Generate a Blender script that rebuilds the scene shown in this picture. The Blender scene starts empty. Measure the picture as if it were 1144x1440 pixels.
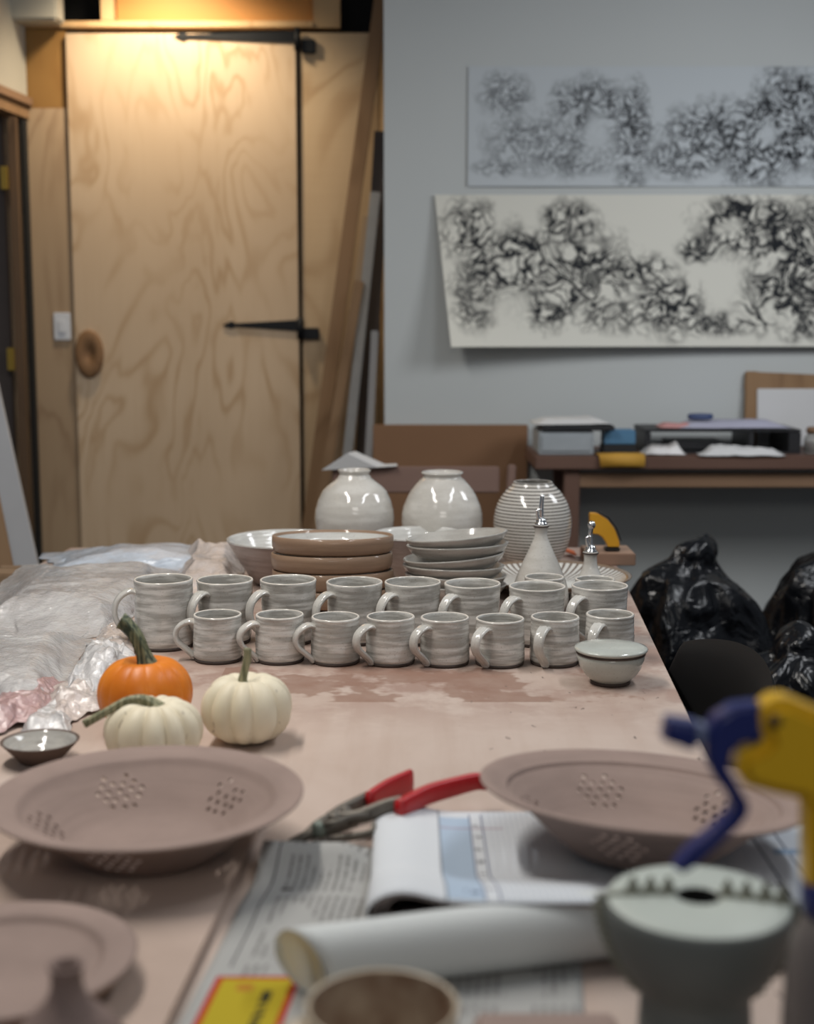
import bpy, bmesh, math, random
from math import sin, cos, pi, radians as R
from mathutils import Vector, Matrix, noise
random.seed(7)
SC = bpy.context.scene
COL = SC.collection

# ------------------------------------------------------------------ camera
F, PITCH, CAMZ = 1950.0, R(7.8), 1.367
cd = bpy.data.cameras.new('camera'); cam = bpy.data.objects.new('camera', cd); COL.objects.link(cam)
cam.location = (0, 0, CAMZ); cam.rotation_euler = (R(90) - PITCH, 0, 0)
cd.sensor_fit = 'VERTICAL'; cd.sensor_height = 24.0; cd.sensor_width = 24.0 * 1144 / 1440
cd.lens = 24.0 * F / 1440
cd.clip_start = 0.05
cd.dof.use_dof = True; cd.dof.focus_distance = 2.38; cd.dof.aperture_fstop = 2.0
SC.camera = cam

def at(px, py, Y):
    """point at distance Y from the camera foot seen at pixel px,py"""
    a, b = (px - 572) / F, -(py - 720) / F
    dx, dy, dz = a, cos(PITCH) + b * sin(PITCH), -sin(PITCH) + b * cos(PITCH)
    t = Y / dy
    return Vector((dx * t, Y, CAMZ + dz * t))
def onz(px, py, z):
    a, b = (px - 572) / F, -(py - 720) / F
    dx, dy, dz = a, cos(PITCH) + b * sin(PITCH), -sin(PITCH) + b * cos(PITCH)
    t = (z - CAMZ) / dz
    return Vector((dx * t, dy * t, z))

TZ = 0.80   # table top height
YAW = .0666 # the table runs slightly to the right as it goes away
def ty(y):
    """depth along the table, converted from first survey estimates"""
    py = 720 + 2600 * math.tan(math.atan(.84 / y) - R(11))
    return (CAMZ - TZ) / math.tan(PITCH + math.atan((py - 720) / F))
def ks(y):
    """size correction that goes with ty"""
    Y = ty(y)
    return ((Y * cos(PITCH) + .5 * sin(PITCH)) / 1950) / ((y * cos(R(11)) + .79 * sin(R(11))) / 2600)


# ------------------------------------------------------------------ node helper
class NM:
    def __init__(s, name, rough=0.5, color=(.8, .8, .8), spec=0.5, metal=0.0, coat=0.0):
        s.m = bpy.data.materials.new(name); s.m.use_nodes = True
        s.nt = s.m.node_tree; s.p = s.nt.nodes['Principled BSDF']
        s.set('Roughness', rough); s.set('Base Color', (*color, 1)); s.set('Metallic', metal)
        s.set('Specular IOR Level', spec); s.set('Coat Weight', coat)
        s._co = None
    def set(s, k, v):
        i = s.p.inputs[k]
        if hasattr(v, 'is_output'): s.nt.links.new(v, i)
        else: i.default_value = v
        return s
    def n(s, t, **kw):
        x = s.nt.nodes.new('ShaderNode' + t)
        for k, v in kw.items(): setattr(x, k, v)
        return x
    def con(s, v, i):
        if hasattr(v, 'is_output'): s.nt.links.new(v, i)
        else: i.default_value = v
    def co(s):
        if s._co is None: s._co = s.n('TexCoord').outputs['Object']
        return s._co
    def map(s, scale=(1, 1, 1), rot=(0, 0, 0), loc=(0, 0, 0), src=None):
        x = s.n('Mapping'); s.nt.links.new(src or s.co(), x.inputs[0])
        x.inputs['Scale'].default_value = scale; x.inputs['Rotation'].default_value = rot; x.inputs['Location'].default_value = loc
        return x.outputs[0]
    def noise(s, scale=5, detail=3, rough=.5, vec=None, dist=0, out=0):
        x = s.n('TexNoise'); s.nt.links.new(vec or s.co(), x.inputs['Vector'])
        x.inputs['Scale'].default_value = scale; x.inputs['Detail'].default_value = detail
        x.inputs['Roughness'].default_value = rough; x.inputs['Distortion'].default_value = dist
        return x.outputs[out]
    def voro(s, scale=5, vec=None, feature='F1'):
        x = s.n('TexVoronoi', feature=feature); s.nt.links.new(vec or s.co(), x.inputs['Vector'])
        x.inputs['Scale'].default_value = scale
        return x.outputs[0]
    def ma(s, op, a, b=0.0, c=0.0, clamp=False):
        x = s.n('Math', operation=op); x.use_clamp = clamp
        s.con(a, x.inputs[0]); s.con(b, x.inputs[1]); s.con(c, x.inputs[2]); return x.outputs[0]
    def ramp(s, v, stops, interp='LINEAR'):
        x = s.n('ValToRGB'); s.nt.links.new(v, x.inputs[0]); cr = x.color_ramp; cr.interpolation = interp
        while len(cr.elements) < len(stops): cr.elements.new(.5)
        for e, (p, c) in zip(cr.elements, stops):
            e.position = p; e.color = (*c, 1) if len(c) == 3 else c
        return x.outputs[0]
    def bw(s, v, lo, hi):
        x = s.n('MapRange'); s.nt.links.new(v, x.inputs[0]); x.inputs[1].default_value = lo; x.inputs[2].default_value = hi
        return x.outputs[0]
    def mix(s, f, a, b, mode='MIX'):
        x = s.n('Mix', data_type='RGBA', blend_type=mode)
        s.con(f, x.inputs[0])
        for v, i in ((a, 6), (b, 7)):
            if hasattr(v, 'is_output'): s.nt.links.new(v, x.inputs[i])
            else: x.inputs[i].default_value = (*v, 1)
        return x.outputs[2]
    def xyz(s, src=None):
        x = s.n('SeparateXYZ'); s.nt.links.new(src or s.co(), x.inputs[0]); return x.outputs
    def box(s, x, y, x0, x1, y0, y1):
        a = s.ma('MULTIPLY', s.ma('GREATER_THAN', x, x0), s.ma('LESS_THAN', x, x1))
        b = s.ma('MULTIPLY', s.ma('GREATER_THAN', y, y0), s.ma('LESS_THAN', y, y1))
        return s.ma('MULTIPLY', a, b)
    def rnd(s):
        return s.n('ObjectInfo').outputs['Random']
    def bump(s, h, strength=.3, dist=.002):
        x = s.n('Bump'); x.inputs['Strength'].default_value = strength; x.inputs['Distance'].default_value = dist
        s.nt.links.new(h, x.inputs['Height']); s.nt.links.new(x.outputs[0], s.p.inputs['Normal']); return s

def m_plain(name, c, rough=.5, var=.12, scale=30, **k):
    m = NM(name, rough, c, **k)
    f = m.noise(scale, 3)
    m.set('Base Color', m.mix(f, tuple(x * (1 - var) for x in c), tuple(min(1, x * (1 + var)) for x in c)))
    return m.m

# ------------------------------------------------------------------ materials
def m_glaze(name, light, dark, rings=90, rough=.16, amt=.75):
    m = NM(name, rough, light, spec=.5, coat=.35); m.set('Coat Roughness', .08)
    o = m.n('TexCoord').outputs['Object']
    off = m.n('VectorMath', operation='ADD'); m.nt.links.new(o, off.inputs[0])
    cmb = m.n('CombineXYZ'); r = m.ma('MULTIPLY', m.rnd(), 7.0)
    m.nt.links.new(r, cmb.inputs[2]); m.nt.links.new(r, cmb.inputs[0]); m.nt.links.new(cmb.outputs[0], off.inputs[1])
    v = off.outputs[0]
    st = m.noise(1, 3, .55, vec=m.map((14, 14, rings), src=v))
    bl = m.noise(22, 2, .5, vec=v)
    f = m.ma('ADD', m.ma('MULTIPLY', st, .75), m.ma('MULTIPLY', bl, .25))
    f = m.bw(f, .42, .56)
    c = m.mix(m.ma('MULTIPLY', f, amt), light, dark)
    sp = m.bw(m.noise(420, 1, vec=v), .66, .72)
    c = m.mix(m.ma('MULTIPLY', sp, .35), c, (.16, .12, .09))
    m.set('Base Color', c)
    m.bump(st, .15, .0006)
    return m.m
M = {}
M['glaze'] = m_glaze('grey_white_glaze', (.66, .64, .60), (.285, .27, .24), rings=110)
M['handle_glaze'] = m_glaze('handle_glaze', (.58, .56, .52), (.40, .385, .35), rings=20, rough=.12, amt=.5)
M['vase_glaze'] = m_glaze('vase_glaze', (.60, .575, .53), (.45, .42, .375), rings=60, rough=.09, amt=.45)
M['bowl_in'] = m_glaze('bowl_inside_glaze', (.62, .61, .58), (.46, .45, .42), rings=80, rough=.10, amt=.5)
M['plate_glaze'] = m_glaze('plate_glaze', (.44, .42, .385), (.28, .265, .24), rings=120, rough=.12, amt=.5)
M['lid_glaze'] = m_glaze('lid_glaze', (.48, .50, .455), (.38, .385, .345), rings=40, rough=.15, amt=.4)
M['bowl_out'] = m_glaze('bowl_outside', (.36, .285, .255), (.25, .19, .165), rings=150, rough=.35, amt=.6)
M['brown_clay'] = m_glaze('brown_clay', (.27, .17, .105), (.20, .123, .075), rings=160, rough=.62, amt=.45)
M['foot_clay'] = m_plain('unglazed_foot_clay', (.06, .042, .034), .7)
M['rim_line'] = m_plain('glaze_break_rim', (.68, .63, .56), .15)

def m_clay(name, c):
    m = NM(name, .85, c, spec=.2)
    st = m.noise(1, 4, .6, vec=m.map((9, 9, 140)))
    bl = m.noise(9, 4, .6)
    f = m.ma('ADD', m.ma('MULTIPLY', st, .5), m.ma('MULTIPLY', bl, .5))
    m.set('Base Color', m.mix(m.bw(f, .35, .65), tuple(x * .88 for x in c), tuple(x * 1.1 for x in c)))
    m.bump(st, .2, .001)
    return m.m
M['clay'] = m_clay('leather_hard_clay', (.30, .222, .192))
M['clay_dark'] = m_clay('damp_clay', (.235, .17, .15))

# striped glaze for the round vase
m = NM('ribbed_stripe_glaze', .13, coat=.3)
x, y, z = m.xyz()
ph = m.ma('MULTIPLY', z, 2 * pi / .0074)
s = m.ma('SINE', m.ma('ADD', ph, m.ma('MULTIPLY', m.noise(9, 2), 1.2)))
m.set('Base Color', m.mix(m.bw(s, -.62, -.15), (.05, .038, .032), (.60, .57, .52)))
M['stripe_glaze'] = m.m
# fluted platter: radial stripes
m = NM('fluted_glaze', .16, coat=.2)
x, y, z = m.xyz()
an = m.ma('ARCTAN2', y, x)
rr = m.ma('SQRT', m.ma('ADD', m.ma('MULTIPLY', x, x), m.ma('MULTIPLY', y, y)))
s = m.ma('SINE', m.ma('ADD', m.ma('MULTIPLY', an, 64), m.ma('MULTIPLY', rr, 30)))
st = m.mix(m.bw(s, -.55, -.05), (.16, .12, .095), (.60, .585, .545))
st = m.mix(m.ma('GREATER_THAN', rr, .149), st, (.21, .145, .10))
m.set('Base Color', st)
M['fluted_glaze'] = m.m

# plywood
def m_ply(name, a, b, k=9, vert=True, knots=False, sc=1.0):
    m = NM(name, .6, a, spec=.3)
    v = m.map((3.0 * sc, 3.0 * sc, 1.05 * sc) if vert else (1.0 * sc, 3.2 * sc, 1.0 * sc))
    n1 = m.noise(1.25, 3, .45, vec=v, dist=.55)
    w = m.ma('SINE', m.ma('MULTIPLY', n1, k * 2 * pi))
    w = m.ma('POWER', m.bw(w, -1, 1), 3.5)
    w = m.ma('MULTIPLY', w, m.bw(m.noise(2.3, 2), .35, .6))
    fine = m.noise(1, 4, .6, vec=m.map((70 * sc, 70 * sc, 2.5 * sc) if vert else (2.5 * sc, 70 * sc, 70)))
    f = m.ma('ADD', m.ma('MULTIPLY', w, .75), m.ma('MULTIPLY', fine, .30))
    c = m.mix(f, a, b)
    big = m.noise(1.4, 2)
    c = m.mix(m.ma('MULTIPLY', m.bw(big, .35, .7), .35), c, tuple(x * .8 for x in b))
    m.set('Base Color', c)
    return m.m
M['ply'] = m_ply('door_plywood', (.62, .475, .33), (.44, .295, .17), k=11)
M['ply2'] = m_ply('wall_plywood', (.56, .415, .26), (.40, .265, .145), k=9, vert=False)
M['ply_strip'] = m_ply('strip_plywood', (.42, .305, .195), (.30, .20, .12), k=6)
M['stud'] = m_ply('pine_stud', (.62, .42, .22), (.46, .28, .13), k=4)
M['orange_wood'] = m_ply('orange_board', (.52, .25, .07), (.38, .16, .04), k=3, vert=False)
M['amber_wood'] = m_ply('amber_board', (.30, .165, .05), (.22, .11, .03), k=3)
M['board_a'] = m_ply('leaning_board_brown', (.30, .185, .10), (.19, .11, .055), k=3)
M['board_b'] = m_ply('leaning_board_tan', (.42, .30, .19), (.30, .20, .115), k=3)
M['desk_wood'] = m_ply('desk_wood', (.15, .085, .062), (.105, .055, .04), k=3, vert=False)
M['rail_wood'] = m_ply('rail_wood', (.27, .165, .10), (.18, .105, .06), k=3, vert=False)
M['chair_wood'] = m_ply('old_chair_wood', (.24, .155, .125), (.17, .10, .08), k=3, vert=False)
M['cardboard'] = m_plain('brown_hardboard', (.225, .115, .055), .7, .08, 6)
M['grey_board'] = m_plain('grey_plank', (.30, .30, .30), .6, .1)
M['dark_wood'] = m_ply('dark_stud', (.13, .08, .045), (.07, .04, .022), k=3)
M['dark_board'] = m_plain('dark_plank', (.055, .042, .038), .7)
M['white_board'] = m_plain('white_plank', (.46, .46, .47), .5, .06, 8)
M['white_panel'] = m_plain('cream_panel', (.42, .40, .34), .7, .06, 4)
M['black'] = m_plain('opening_shade', (.004, .004, .004), .9)  # flat black painted in for the deep shade inside openings
M['black_iron'] = m_plain('black_iron', (.008, .009, .011), .5, spec=.2)
M['brass'] = NM('brass', .35, (.55, .36, .08), metal=1).m
M['switch'] = m_plain('switch_plastic', (.62, .64, .68), .4, .03)
M['disc_wood'] = m_ply('dark_round_wood', (.27, .15, .07), (.15, .075, .035), k=5, sc=3)

# table
m = NM('pink_clay_stained_plywood', .55, spec=.35)
v = m.map((1, 1, 1))
g = m.noise(1, 5, .65, vec=m.map((26, 2.2, 1)))
b1 = m.noise(3.2, 5, .65, dist=.4)
b2 = m.noise(11, 4, .6)
c = m.mix(m.bw(b1, .3, .7), (.47, .365, .305), (.55, .445, .385))
c = m.mix(m.ma('MULTIPLY', m.bw(g, .45, .7), .4), c, (.42, .305, .245))
x, y, z = m.xyz()
# reddish slip wash around and in front of the mugs
zone = m.ma('MULTIPLY', m.bw(y, 1.85, 2.10), m.bw(b2, .40, .56))
zone = m.ma('MULTIPLY', zone, m.bw(b1, .38, .5))
c = m.mix(m.ma('MULTIPLY', zone, .75), c, (.30, .185, .145))
zone2 = m.ma('MULTIPLY', m.box(x, y, -.30, .36, 2.03, 2.30), m.bw(m.noise(6.5, 4, .6), .50, .54))
c = m.mix(m.ma('MULTIPLY', zone2, .7), c, (.24, .13, .09))
sp = m.bw(m.noise(75, 2, .5, vec=m.map((1, .45, 1))), .70, .73)
c = m.mix(m.ma('MULTIPLY', sp, m.ma('MULTIPLY', m.bw(x, .0, .25), .85)), c, (.12, .085, .07))
m.set('Base Color', c); m.set('Roughness', m.ma('ADD', m.ma('MULTIPLY', b2, .35), .32))
m.bump(g, .12, .001)
M['table'] = m.m
m = NM('ware_board_mdf', .7, spec=.25)
c = m.mix(m.bw(m.noise(5, 5, .6), .3, .7), (.40, .30, .245), (.52, .40, .335))
m.set('Base Color', c); M['ware_board'] = m.m
M['board_edge'] = m_plain('board_edge', (.25, .16, .10), .7)
M['table_frame'] = m_ply('table_frame_wood', (.30, .2, .12), (.2, .13, .08), k=3)

# walls and floor
m = NM('painted_plaster', .75, spec=.2)
m.set('Base Color', m.mix(m.noise(1.5, 3), (.50, .525, .52), (.56, .585, .58))); M['wall'] = m.m
m = NM('concrete_floor', .8, spec=.25)
m.set('Base Color', m.mix(m.noise(3, 5), (.05, .048, .046), (.10, .095, .09))); M['floor'] = m.m

def m_ink(name, paper, env, scale, seed, blotk=.5):
    """ink drawing on paper. env(m,x,z) gives the density mask of the drawn area"""
    m = NM(name, .8, paper, spec=.15)
    x, y, z = m.xyz()
    base = m.map((1, .2, 1), loc=(seed, 0, seed * .7))
    warp = m.n('TexNoise'); m.nt.links.new(base, warp.inputs['Vector']); warp.inputs['Scale'].default_value = scale * .55; warp.inputs['Detail'].default_value = 3
    sub = m.n('VectorMath', operation='SUBTRACT'); m.nt.links.new(warp.outputs['Color'], sub.inputs[0]); sub.inputs[1].default_value = (.5, .5, .5)
    scl = m.n('VectorMath', operation='SCALE'); m.nt.links.new(sub.outputs[0], scl.inputs[0]); scl.inputs['Scale'].default_value = .22
    add = m.n('VectorMath', operation='ADD'); m.nt.links.new(base, add.inputs[0]); m.nt.links.new(scl.outputs[0], add.inputs[1])
    V = add.outputs[0]
    lines = None
    for k, (sc_, w) in enumerate(((scale * .8, .13), (scale * 1.7, .14), (scale * .45, .07))):
        e = m.voro(sc_, vec=V, feature='DISTANCE_TO_EDGE')
        l = m.ma('SUBTRACT', 1.0, m.bw(e, .0, w))
        l = m.ma('MULTIPLY', l, m.bw(m.noise(scale * .8 + k, 2, vec=V), .36, .50))
        lines = l if lines is None else m.ma('MAXIMUM', lines, l)
    blot = m.bw(m.noise(scale * .55, 5, .7, vec=V), .50, .62)
    ink = m.ma('MAXIMUM', lines, m.ma('MULTIPLY', blot, blotk))
    d = env(m, x, z)
    ink = m.ma('MULTIPLY', m.ma('MULTIPLY', ink, 1.35), d, clamp=True)
    m.set('Base Color', m.mix(m.ma('POWER', ink, .9), paper, (.02, .022, .026)))
    return m.m
def blobs(m, x, z, lst, soft=.35):
    d = None
    wob = m.ma('MULTIPLY', m.ma('SUBTRACT', m.noise(14, 3), .5), 1.1)
    for cx, cz, rx, rz, s in lst:
        u = m.ma('DIVIDE', m.ma('SUBTRACT', x, cx), rx); w = m.ma('DIVIDE', m.ma('SUBTRACT', z, cz), rz)
        q = m.ma('ADD', m.ma('SQRT', m.ma('ADD', m.ma('MULTIPLY', u, u), m.ma('MULTIPLY', w, w))), wob)
        k = m.ma('MULTIPLY', m.ma('SUBTRACT', 1.0, m.bw(q, 1 - soft, 1.0 + soft)), abs(s))
        if s < 0: d = m.ma('MULTIPLY', d, m.ma('SUBTRACT', 1.0, k))
        else: d = k if d is None else m.ma('MAXIMUM', d, k)
    return d
PXS = F / (4.74 * cos(PITCH) - .3 * sin(PITCH))
def PX(px): return (px - 572) / PXS          # metres across the partition wall
def PZ(py):                                    # height on the partition wall
    return at(572, py, 4.74).z
def env_up(m, x, z):
    L = [(710, 135, 34, 32, .55), (745, 200, 60, 40, .5), (700, 235, 30, 12, .5), (825, 150, 50, 38, .7), (800, 215, 60, 32, .55), (885, 190, 26, 62, .75),
         (960, 225, 60, 26, .7), (1000, 190, 60, 45, .8), (1060, 200, 60, 60, .85), (1110, 170, 60, 70, .9), (1180, 180, 80, 70, .9), (1350, 180, 120, 60, .8),
         (835, 185, 16, 30, -.9), (1075, 190, 14, 14, -.9)]
    return blobs(m, x, z, [(PX(a), PZ(b), c / PXS, d / PXS, e) for a, b, c, d, e in L])
def env_lo(m, x, z):
    L = [(660, 325, 36, 40, .9), (665, 410, 30, 55, .7), (672, 450, 22, 14, .7), (720, 370, 60, 48, 1.0), (800, 320, 40, 34, .8), (760, 430, 46, 30, .9), (820, 385, 80, 50, .95),
         (900, 380, 46, 24, .85), (860, 440, 50, 26, .7), (940, 430, 50, 40, .95), (985, 350, 30, 20, .9), (1035, 320, 55, 42, 1.0), (1090, 330, 50, 45, 1.0), (1110, 420, 70, 50, 1.0), (1140, 370, 60, 85, 1.0),
         (1010, 455, 60, 18, .8), (1240, 370, 120, 85, .9), (1015, 398, 27, 32, -1.0), (722, 440, 26, 26, -.9), (1030, 318, 13, 13, -.8), (1010, 322, 10, 10, -.6)]
    return blobs(m, x, z, [(PX(a), PZ(b), c / PXS, d / PXS, e) for a, b, c, d, e in L])
M['ink_up'] = m_ink('ink_on_bluish_paper', (.53, .57, .595), env_up, 19, 3.1, .25)
M['ink_lo'] = m_ink('ink_on_cream_paper', (.70, .69, .62), env_lo, 14, 8.4, .6)

# thin plastic films
def m_film(name, c, alpha=.8, rough=.22, crinkle=60, trans=.25):
    m = NM(name, rough, c, spec=.8)
    v = m.map((1, 1, 1)); w = m.n('VectorMath', operation='ADD'); m.nt.links.new(v, w.inputs[0])
    nw = m.n('TexNoise'); m.nt.links.new(v, nw.inputs['Vector']); nw.inputs['Scale'].default_value = crinkle * .25
    sc_ = m.n('VectorMath', operation='SCALE'); m.nt.links.new(nw.outputs['Color'], sc_.inputs[0]); sc_.inputs['Scale'].default_value = .03; m.nt.links.new(sc_.outputs[0], w.inputs[1])
    v1 = m.voro(crinkle, vec=w.outputs[0]); v2 = m.voro(crinkle * .37, vec=w.outputs[0])
    n1 = m.ma('ABSOLUTE', m.ma('SUBTRACT', m.noise(crinkle * .8, 3, .6, dist=1), .5))
    h = m.ma('ADD', m.ma('MULTIPLY', v1, .5), m.ma('ADD', m.ma('MULTIPLY', v2, 1.2), m.ma('MULTIPLY', n1, 1.0)))
    m.bump(h, .45, .006)
    cb = m.n('Bump'); cb.inputs['Strength'].default_value = 1.0; cb.inputs['Distance'].default_value = .004
    m.nt.links.new(m.ma('ADD', m.noise(170, 2, .5), m.ma('MULTIPLY', m.noise(60, 1), 1.5)), cb.inputs['Height']); m.nt.links.new(cb.outputs[0], m.p.inputs['Coat Normal'])
    m.set('Coat Weight', .9); m.set('Coat Roughness', .07); m.set('Coat IOR', 1.7)
    m.set('Base Color', m.mix(m.bw(m.noise(9, 4), .35, .65), tuple(x * .85 for x in c), c))
    m.set('Alpha', m.ma('ADD', m.ma('MULTIPLY', m.bw(m.noise(14, 3), .3, .7), .3), alpha - .15, clamp=True))
    return m.m
M['film_clear'] = m_film('clear_crinkled_plastic', (.72, .71, .70), .50, .3, 60)
M['film_blue'] = m_film('pale_blue_plastic', (.58, .64, .72), .94, .3, 30, .05)
M['film_tan'] = m_film('clay_smeared_plastic', (.68, .59, .54), .88, .3, 55, .1)
M['film_pink'] = m_film('pink_plastic', (.44, .27, .26), .95, .4, 50, .05)
M['film_white'] = m_film('white_tissue_plastic', (.66, .64, .63), .92, .35, 60, .1)
m = NM('black_bag_plastic', .24, (.004, .0045, .006), spec=.4)
m.bump(m.ma('ABSOLUTE', m.ma('SUBTRACT', m.noise(9, 3, .5, dist=1.2), .5)), .7, .03); M['bag'] = m.m
m = NM('black_chair_plastic', .6, (.004, .004, .0045), spec=.25); M['office'] = m.m

# pumpkins
m = NM('orange_rind', .42, spec=.4); x, y, z = m.xyz()
m.set('Base Color', m.mix(m.bw(m.noise(16, 4), .35, .65), (.64, .165, .010), (.78, .24, .018))); M['orange'] = m.m
m = NM('cream_rind', .5, spec=.35)
c = m.mix(m.bw(m.noise(10, 4), .35, .65), (.72, .63, .46), (.80, .735, .57))
c = m.mix(m.ma('MULTIPLY', m.bw(m.noise(38, 2, .5, dist=1.5), .68, .72), .6), c, (.25, .20, .15))
m.set('Base Color', c); M['cream'] = m.m
m = NM('green_stem', .6, spec=.3)
m.set('Base Color', m.mix(m.bw(m.noise(1, 3, vec=m.map((260, 260, 25))), .4, .6), (.035, .05, .035), (.20, .21, .12))); M['stem_dark'] = m.m
m = NM('olive_stem', .6, spec=.3)
m.set('Base Color', m.mix(m.bw(m.noise(1, 3, vec=m.map((260, 260, 30))), .4, .6), (.13, .135, .075), (.33, .31, .19))); M['stem_olive'] = m.m

M['chrome'] = NM('chrome', .12, (.75, .75, .75), metal=1).m
M['dark_plastic'] = m_plain('black_plastic', (.012, .011, .01), .4)
M['yellow_tool'] = m_plain('amber_plastic', (.60, .30, .02), .35, .06)
M['yellow'] = m_plain('yellow_plastic', (.72, .42, .008), .32, .05, 8, spec=.5)
M['blue'] = m_plain('navy_blue_plastic', (.012, .02, .13), .38, .08, 8, spec=.5)
M['pale_blue_ring'] = m_plain('grey_blue_nozzle_ring', (.16, .19, .30), .4)
m = NM('cloudy_bottle_plastic', .45, (.20, .175, .165), spec=.4); m.set('Transmission Weight', .25); M['bottle_plastic'] = m.m
M['red'] = m_plain('red_grip', (.45, .012, .016), .35, .15, 60, spec=.5)
M['steel'] = m_plain('worn_steel', (.15, .135, .115), .5, .35, 90, metal=.6)
M['green_part'] = m_plain('green_grey_metal', (.17, .20, .17), .5, .3, 90)
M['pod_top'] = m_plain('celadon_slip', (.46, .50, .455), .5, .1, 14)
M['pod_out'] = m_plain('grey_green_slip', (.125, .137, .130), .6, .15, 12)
M['pod_crest'] = m_plain('olive_grey_slip', (.235, .24, .195), .6, .12, 60)
M['fg_mug'] = m_plain('speckled_cream_glaze', (.44, .36, .26), .4, .15, 14)
m = NM('stained_mug_inside', .5, spec=.3)
m.set('Base Color', m.mix(m.bw(m.noise(22, 4), .35, .62), (.20, .12, .075), (.42, .33, .24))); M['fg_mug_in'] = m.m
M['roll'] = m_plain('white_roll_paper', (.60, .62, .61), .7, .04, 5)
M['roll_in'] = m_plain('cream_roll_end', (.78, .75, .64), .8, .08)
M['paper'] = m_plain('white_paper', (.60, .60, .60), .8, .05, 5)
M['wood_block'] = m_ply('block_wood', (.36, .235, .165), (.26, .16, .11), k=4, vert=False)

# newspaper: lines of print run away from the viewer, columns across
m = NM('newsprint', .85, spec=.1); x0_, y, z = m.xyz()
_a, _b = onz(252, 1440, TZ), onz(378, 1203, TZ)
x = m.ma('SUBTRACT', x0_, m.ma('MULTIPLY', y, (_b.x - _a.x) / (_b.y - _a.y)))
paper = m.mix(m.noise(6, 3), (.33, .325, .31), (.43, .425, .41))
ln = m.bw(m.ma('SINE', m.ma('MULTIPLY', x, 2 * pi / .0082)), -.1, .5)
ch = m.bw(m.noise(1, 1, vec=m.map((118, 300, 1))), .34, .46)
colm = m.ma('LESS_THAN', m.ma('FRACT', m.ma('DIVIDE', m.ma('ADD', y, .010), .072)), .80)
par = m.bw(m.noise(1, 0, vec=m.map((26, 11, 1))), .42, .48)
t = m.ma('MULTIPLY', m.ma('MULTIPLY', ln, ch), m.ma('MULTIPLY', colm, par))
t = m.ma('MULTIPLY', t, m.ma('GREATER_THAN', x, .030))
c = m.mix(m.ma('MULTIPLY', t, .62), paper, (.08, .075, .07))
c = m.mix(m.ma('MULTIPLY', m.box(x, y, .0185, .0205, .26, .52), .85), c, (.05, .05, .05))
c = m.mix(m.box(x, y, .032, .043, .425, .431), c, (.05, .04, .04))
c = m.mix(m.box(x, y, .0125, .085, -.1, .2415), c, (.42, .03, .02))
c = m.mix(m.box(x, y, .0185, .079, -.1, .2365), c, (.44, .34, .025))
c = m.mix(m.box(x, y, .034, .048, .215, .227), c, (.42, .18, .03))
big = m.ma('MULTIPLY', m.box(x, y, .058, .066, .15, .215), m.bw(m.noise(1, 0, vec=m.map((40, 120, 1))), .42, .46))
c = m.mix(big, c, (.03, .03, .02))
m.set('Base Color', c); M['newsprint'] = m.m

# printed form: grid, blue column, rules
m = NM('printed_form', .8, spec=.15); x, y, z = m.xyz()
c = m.mix(m.noise(5, 3), (.60, .62, .65), (.66, .68, .70))
gx = m.ma('LESS_THAN', m.ma('FRACT', m.ma('DIVIDE', x, .0060)), .20)
gy = m.ma('LESS_THAN', m.ma('FRACT', m.ma('DIVIDE', y, .0100)), .12)
grid = m.ma('MULTIPLY', m.ma('MAXIMUM', gx, gy), m.ma('GREATER_THAN', x, .119))
c = m.mix(m.ma('MULTIPLY', grid, .42), c, (.25, .30, .38))
c = m.mix(m.box(x, y, .0705, .1035, .006, .335), c, (.40, .49, .60))
c = m.mix(m.ma('MULTIPLY', m.box(x, y, .0690, .0712, .0, .36), .7), c, (.12, .13, .16))
c = m.mix(m.ma('MULTIPLY', m.box(x, y, .0705, .14, .300, .305), .5), c, (.35, .2, .25))
for x1 in (.1035, .1165):
    c = m.mix(m.ma('MULTIPLY', m.box(x, y, x1, x1 + .0020, .004, .345), .8), c, (.09, .11, .2))
dg = m.ma('MULTIPLY', m.box(x, y, .107, .1145, .01, .34), m.ma('MULTIPLY', m.ma('LESS_THAN', m.ma('FRACT', m.ma('DIVIDE', y, .034)), .25), m.bw(m.noise(260, 0), .45, .5)))
c = m.mix(m.ma('MULTIPLY', dg, .8), c, (.08, .08, .1))
c = m.mix(m.ma('MULTIPLY', m.box(x, y, .086, .100, .022, .036), m.bw(m.noise(200, 0), .42, .5)), c, (.1, .12, .2))
# right page rules and blue bar
c = m.mix(m.ma('GREATER_THAN', x, .385), c, (.56, .59, .63))
c = m.mix(m.box(x, y, .405, .4075, .12, .40), c, (.07, .08, .12))
c = m.mix(m.box(x, y, .432, .4345, .12, .40), c, (.07, .08, .12))
c = m.mix(m.box(x, y, .418, .450, .228, .243), c, (.27, .36, .48))
c = m.mix(m.box(x, y, .378, .4065, .150, .153), c, (.08, .08, .1))
m.set('Base Color', c); M['form'] = m.m
M['page_edge'] = m_plain('page_edges', (.30, .25, .235), .85, .2, 200)

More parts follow.
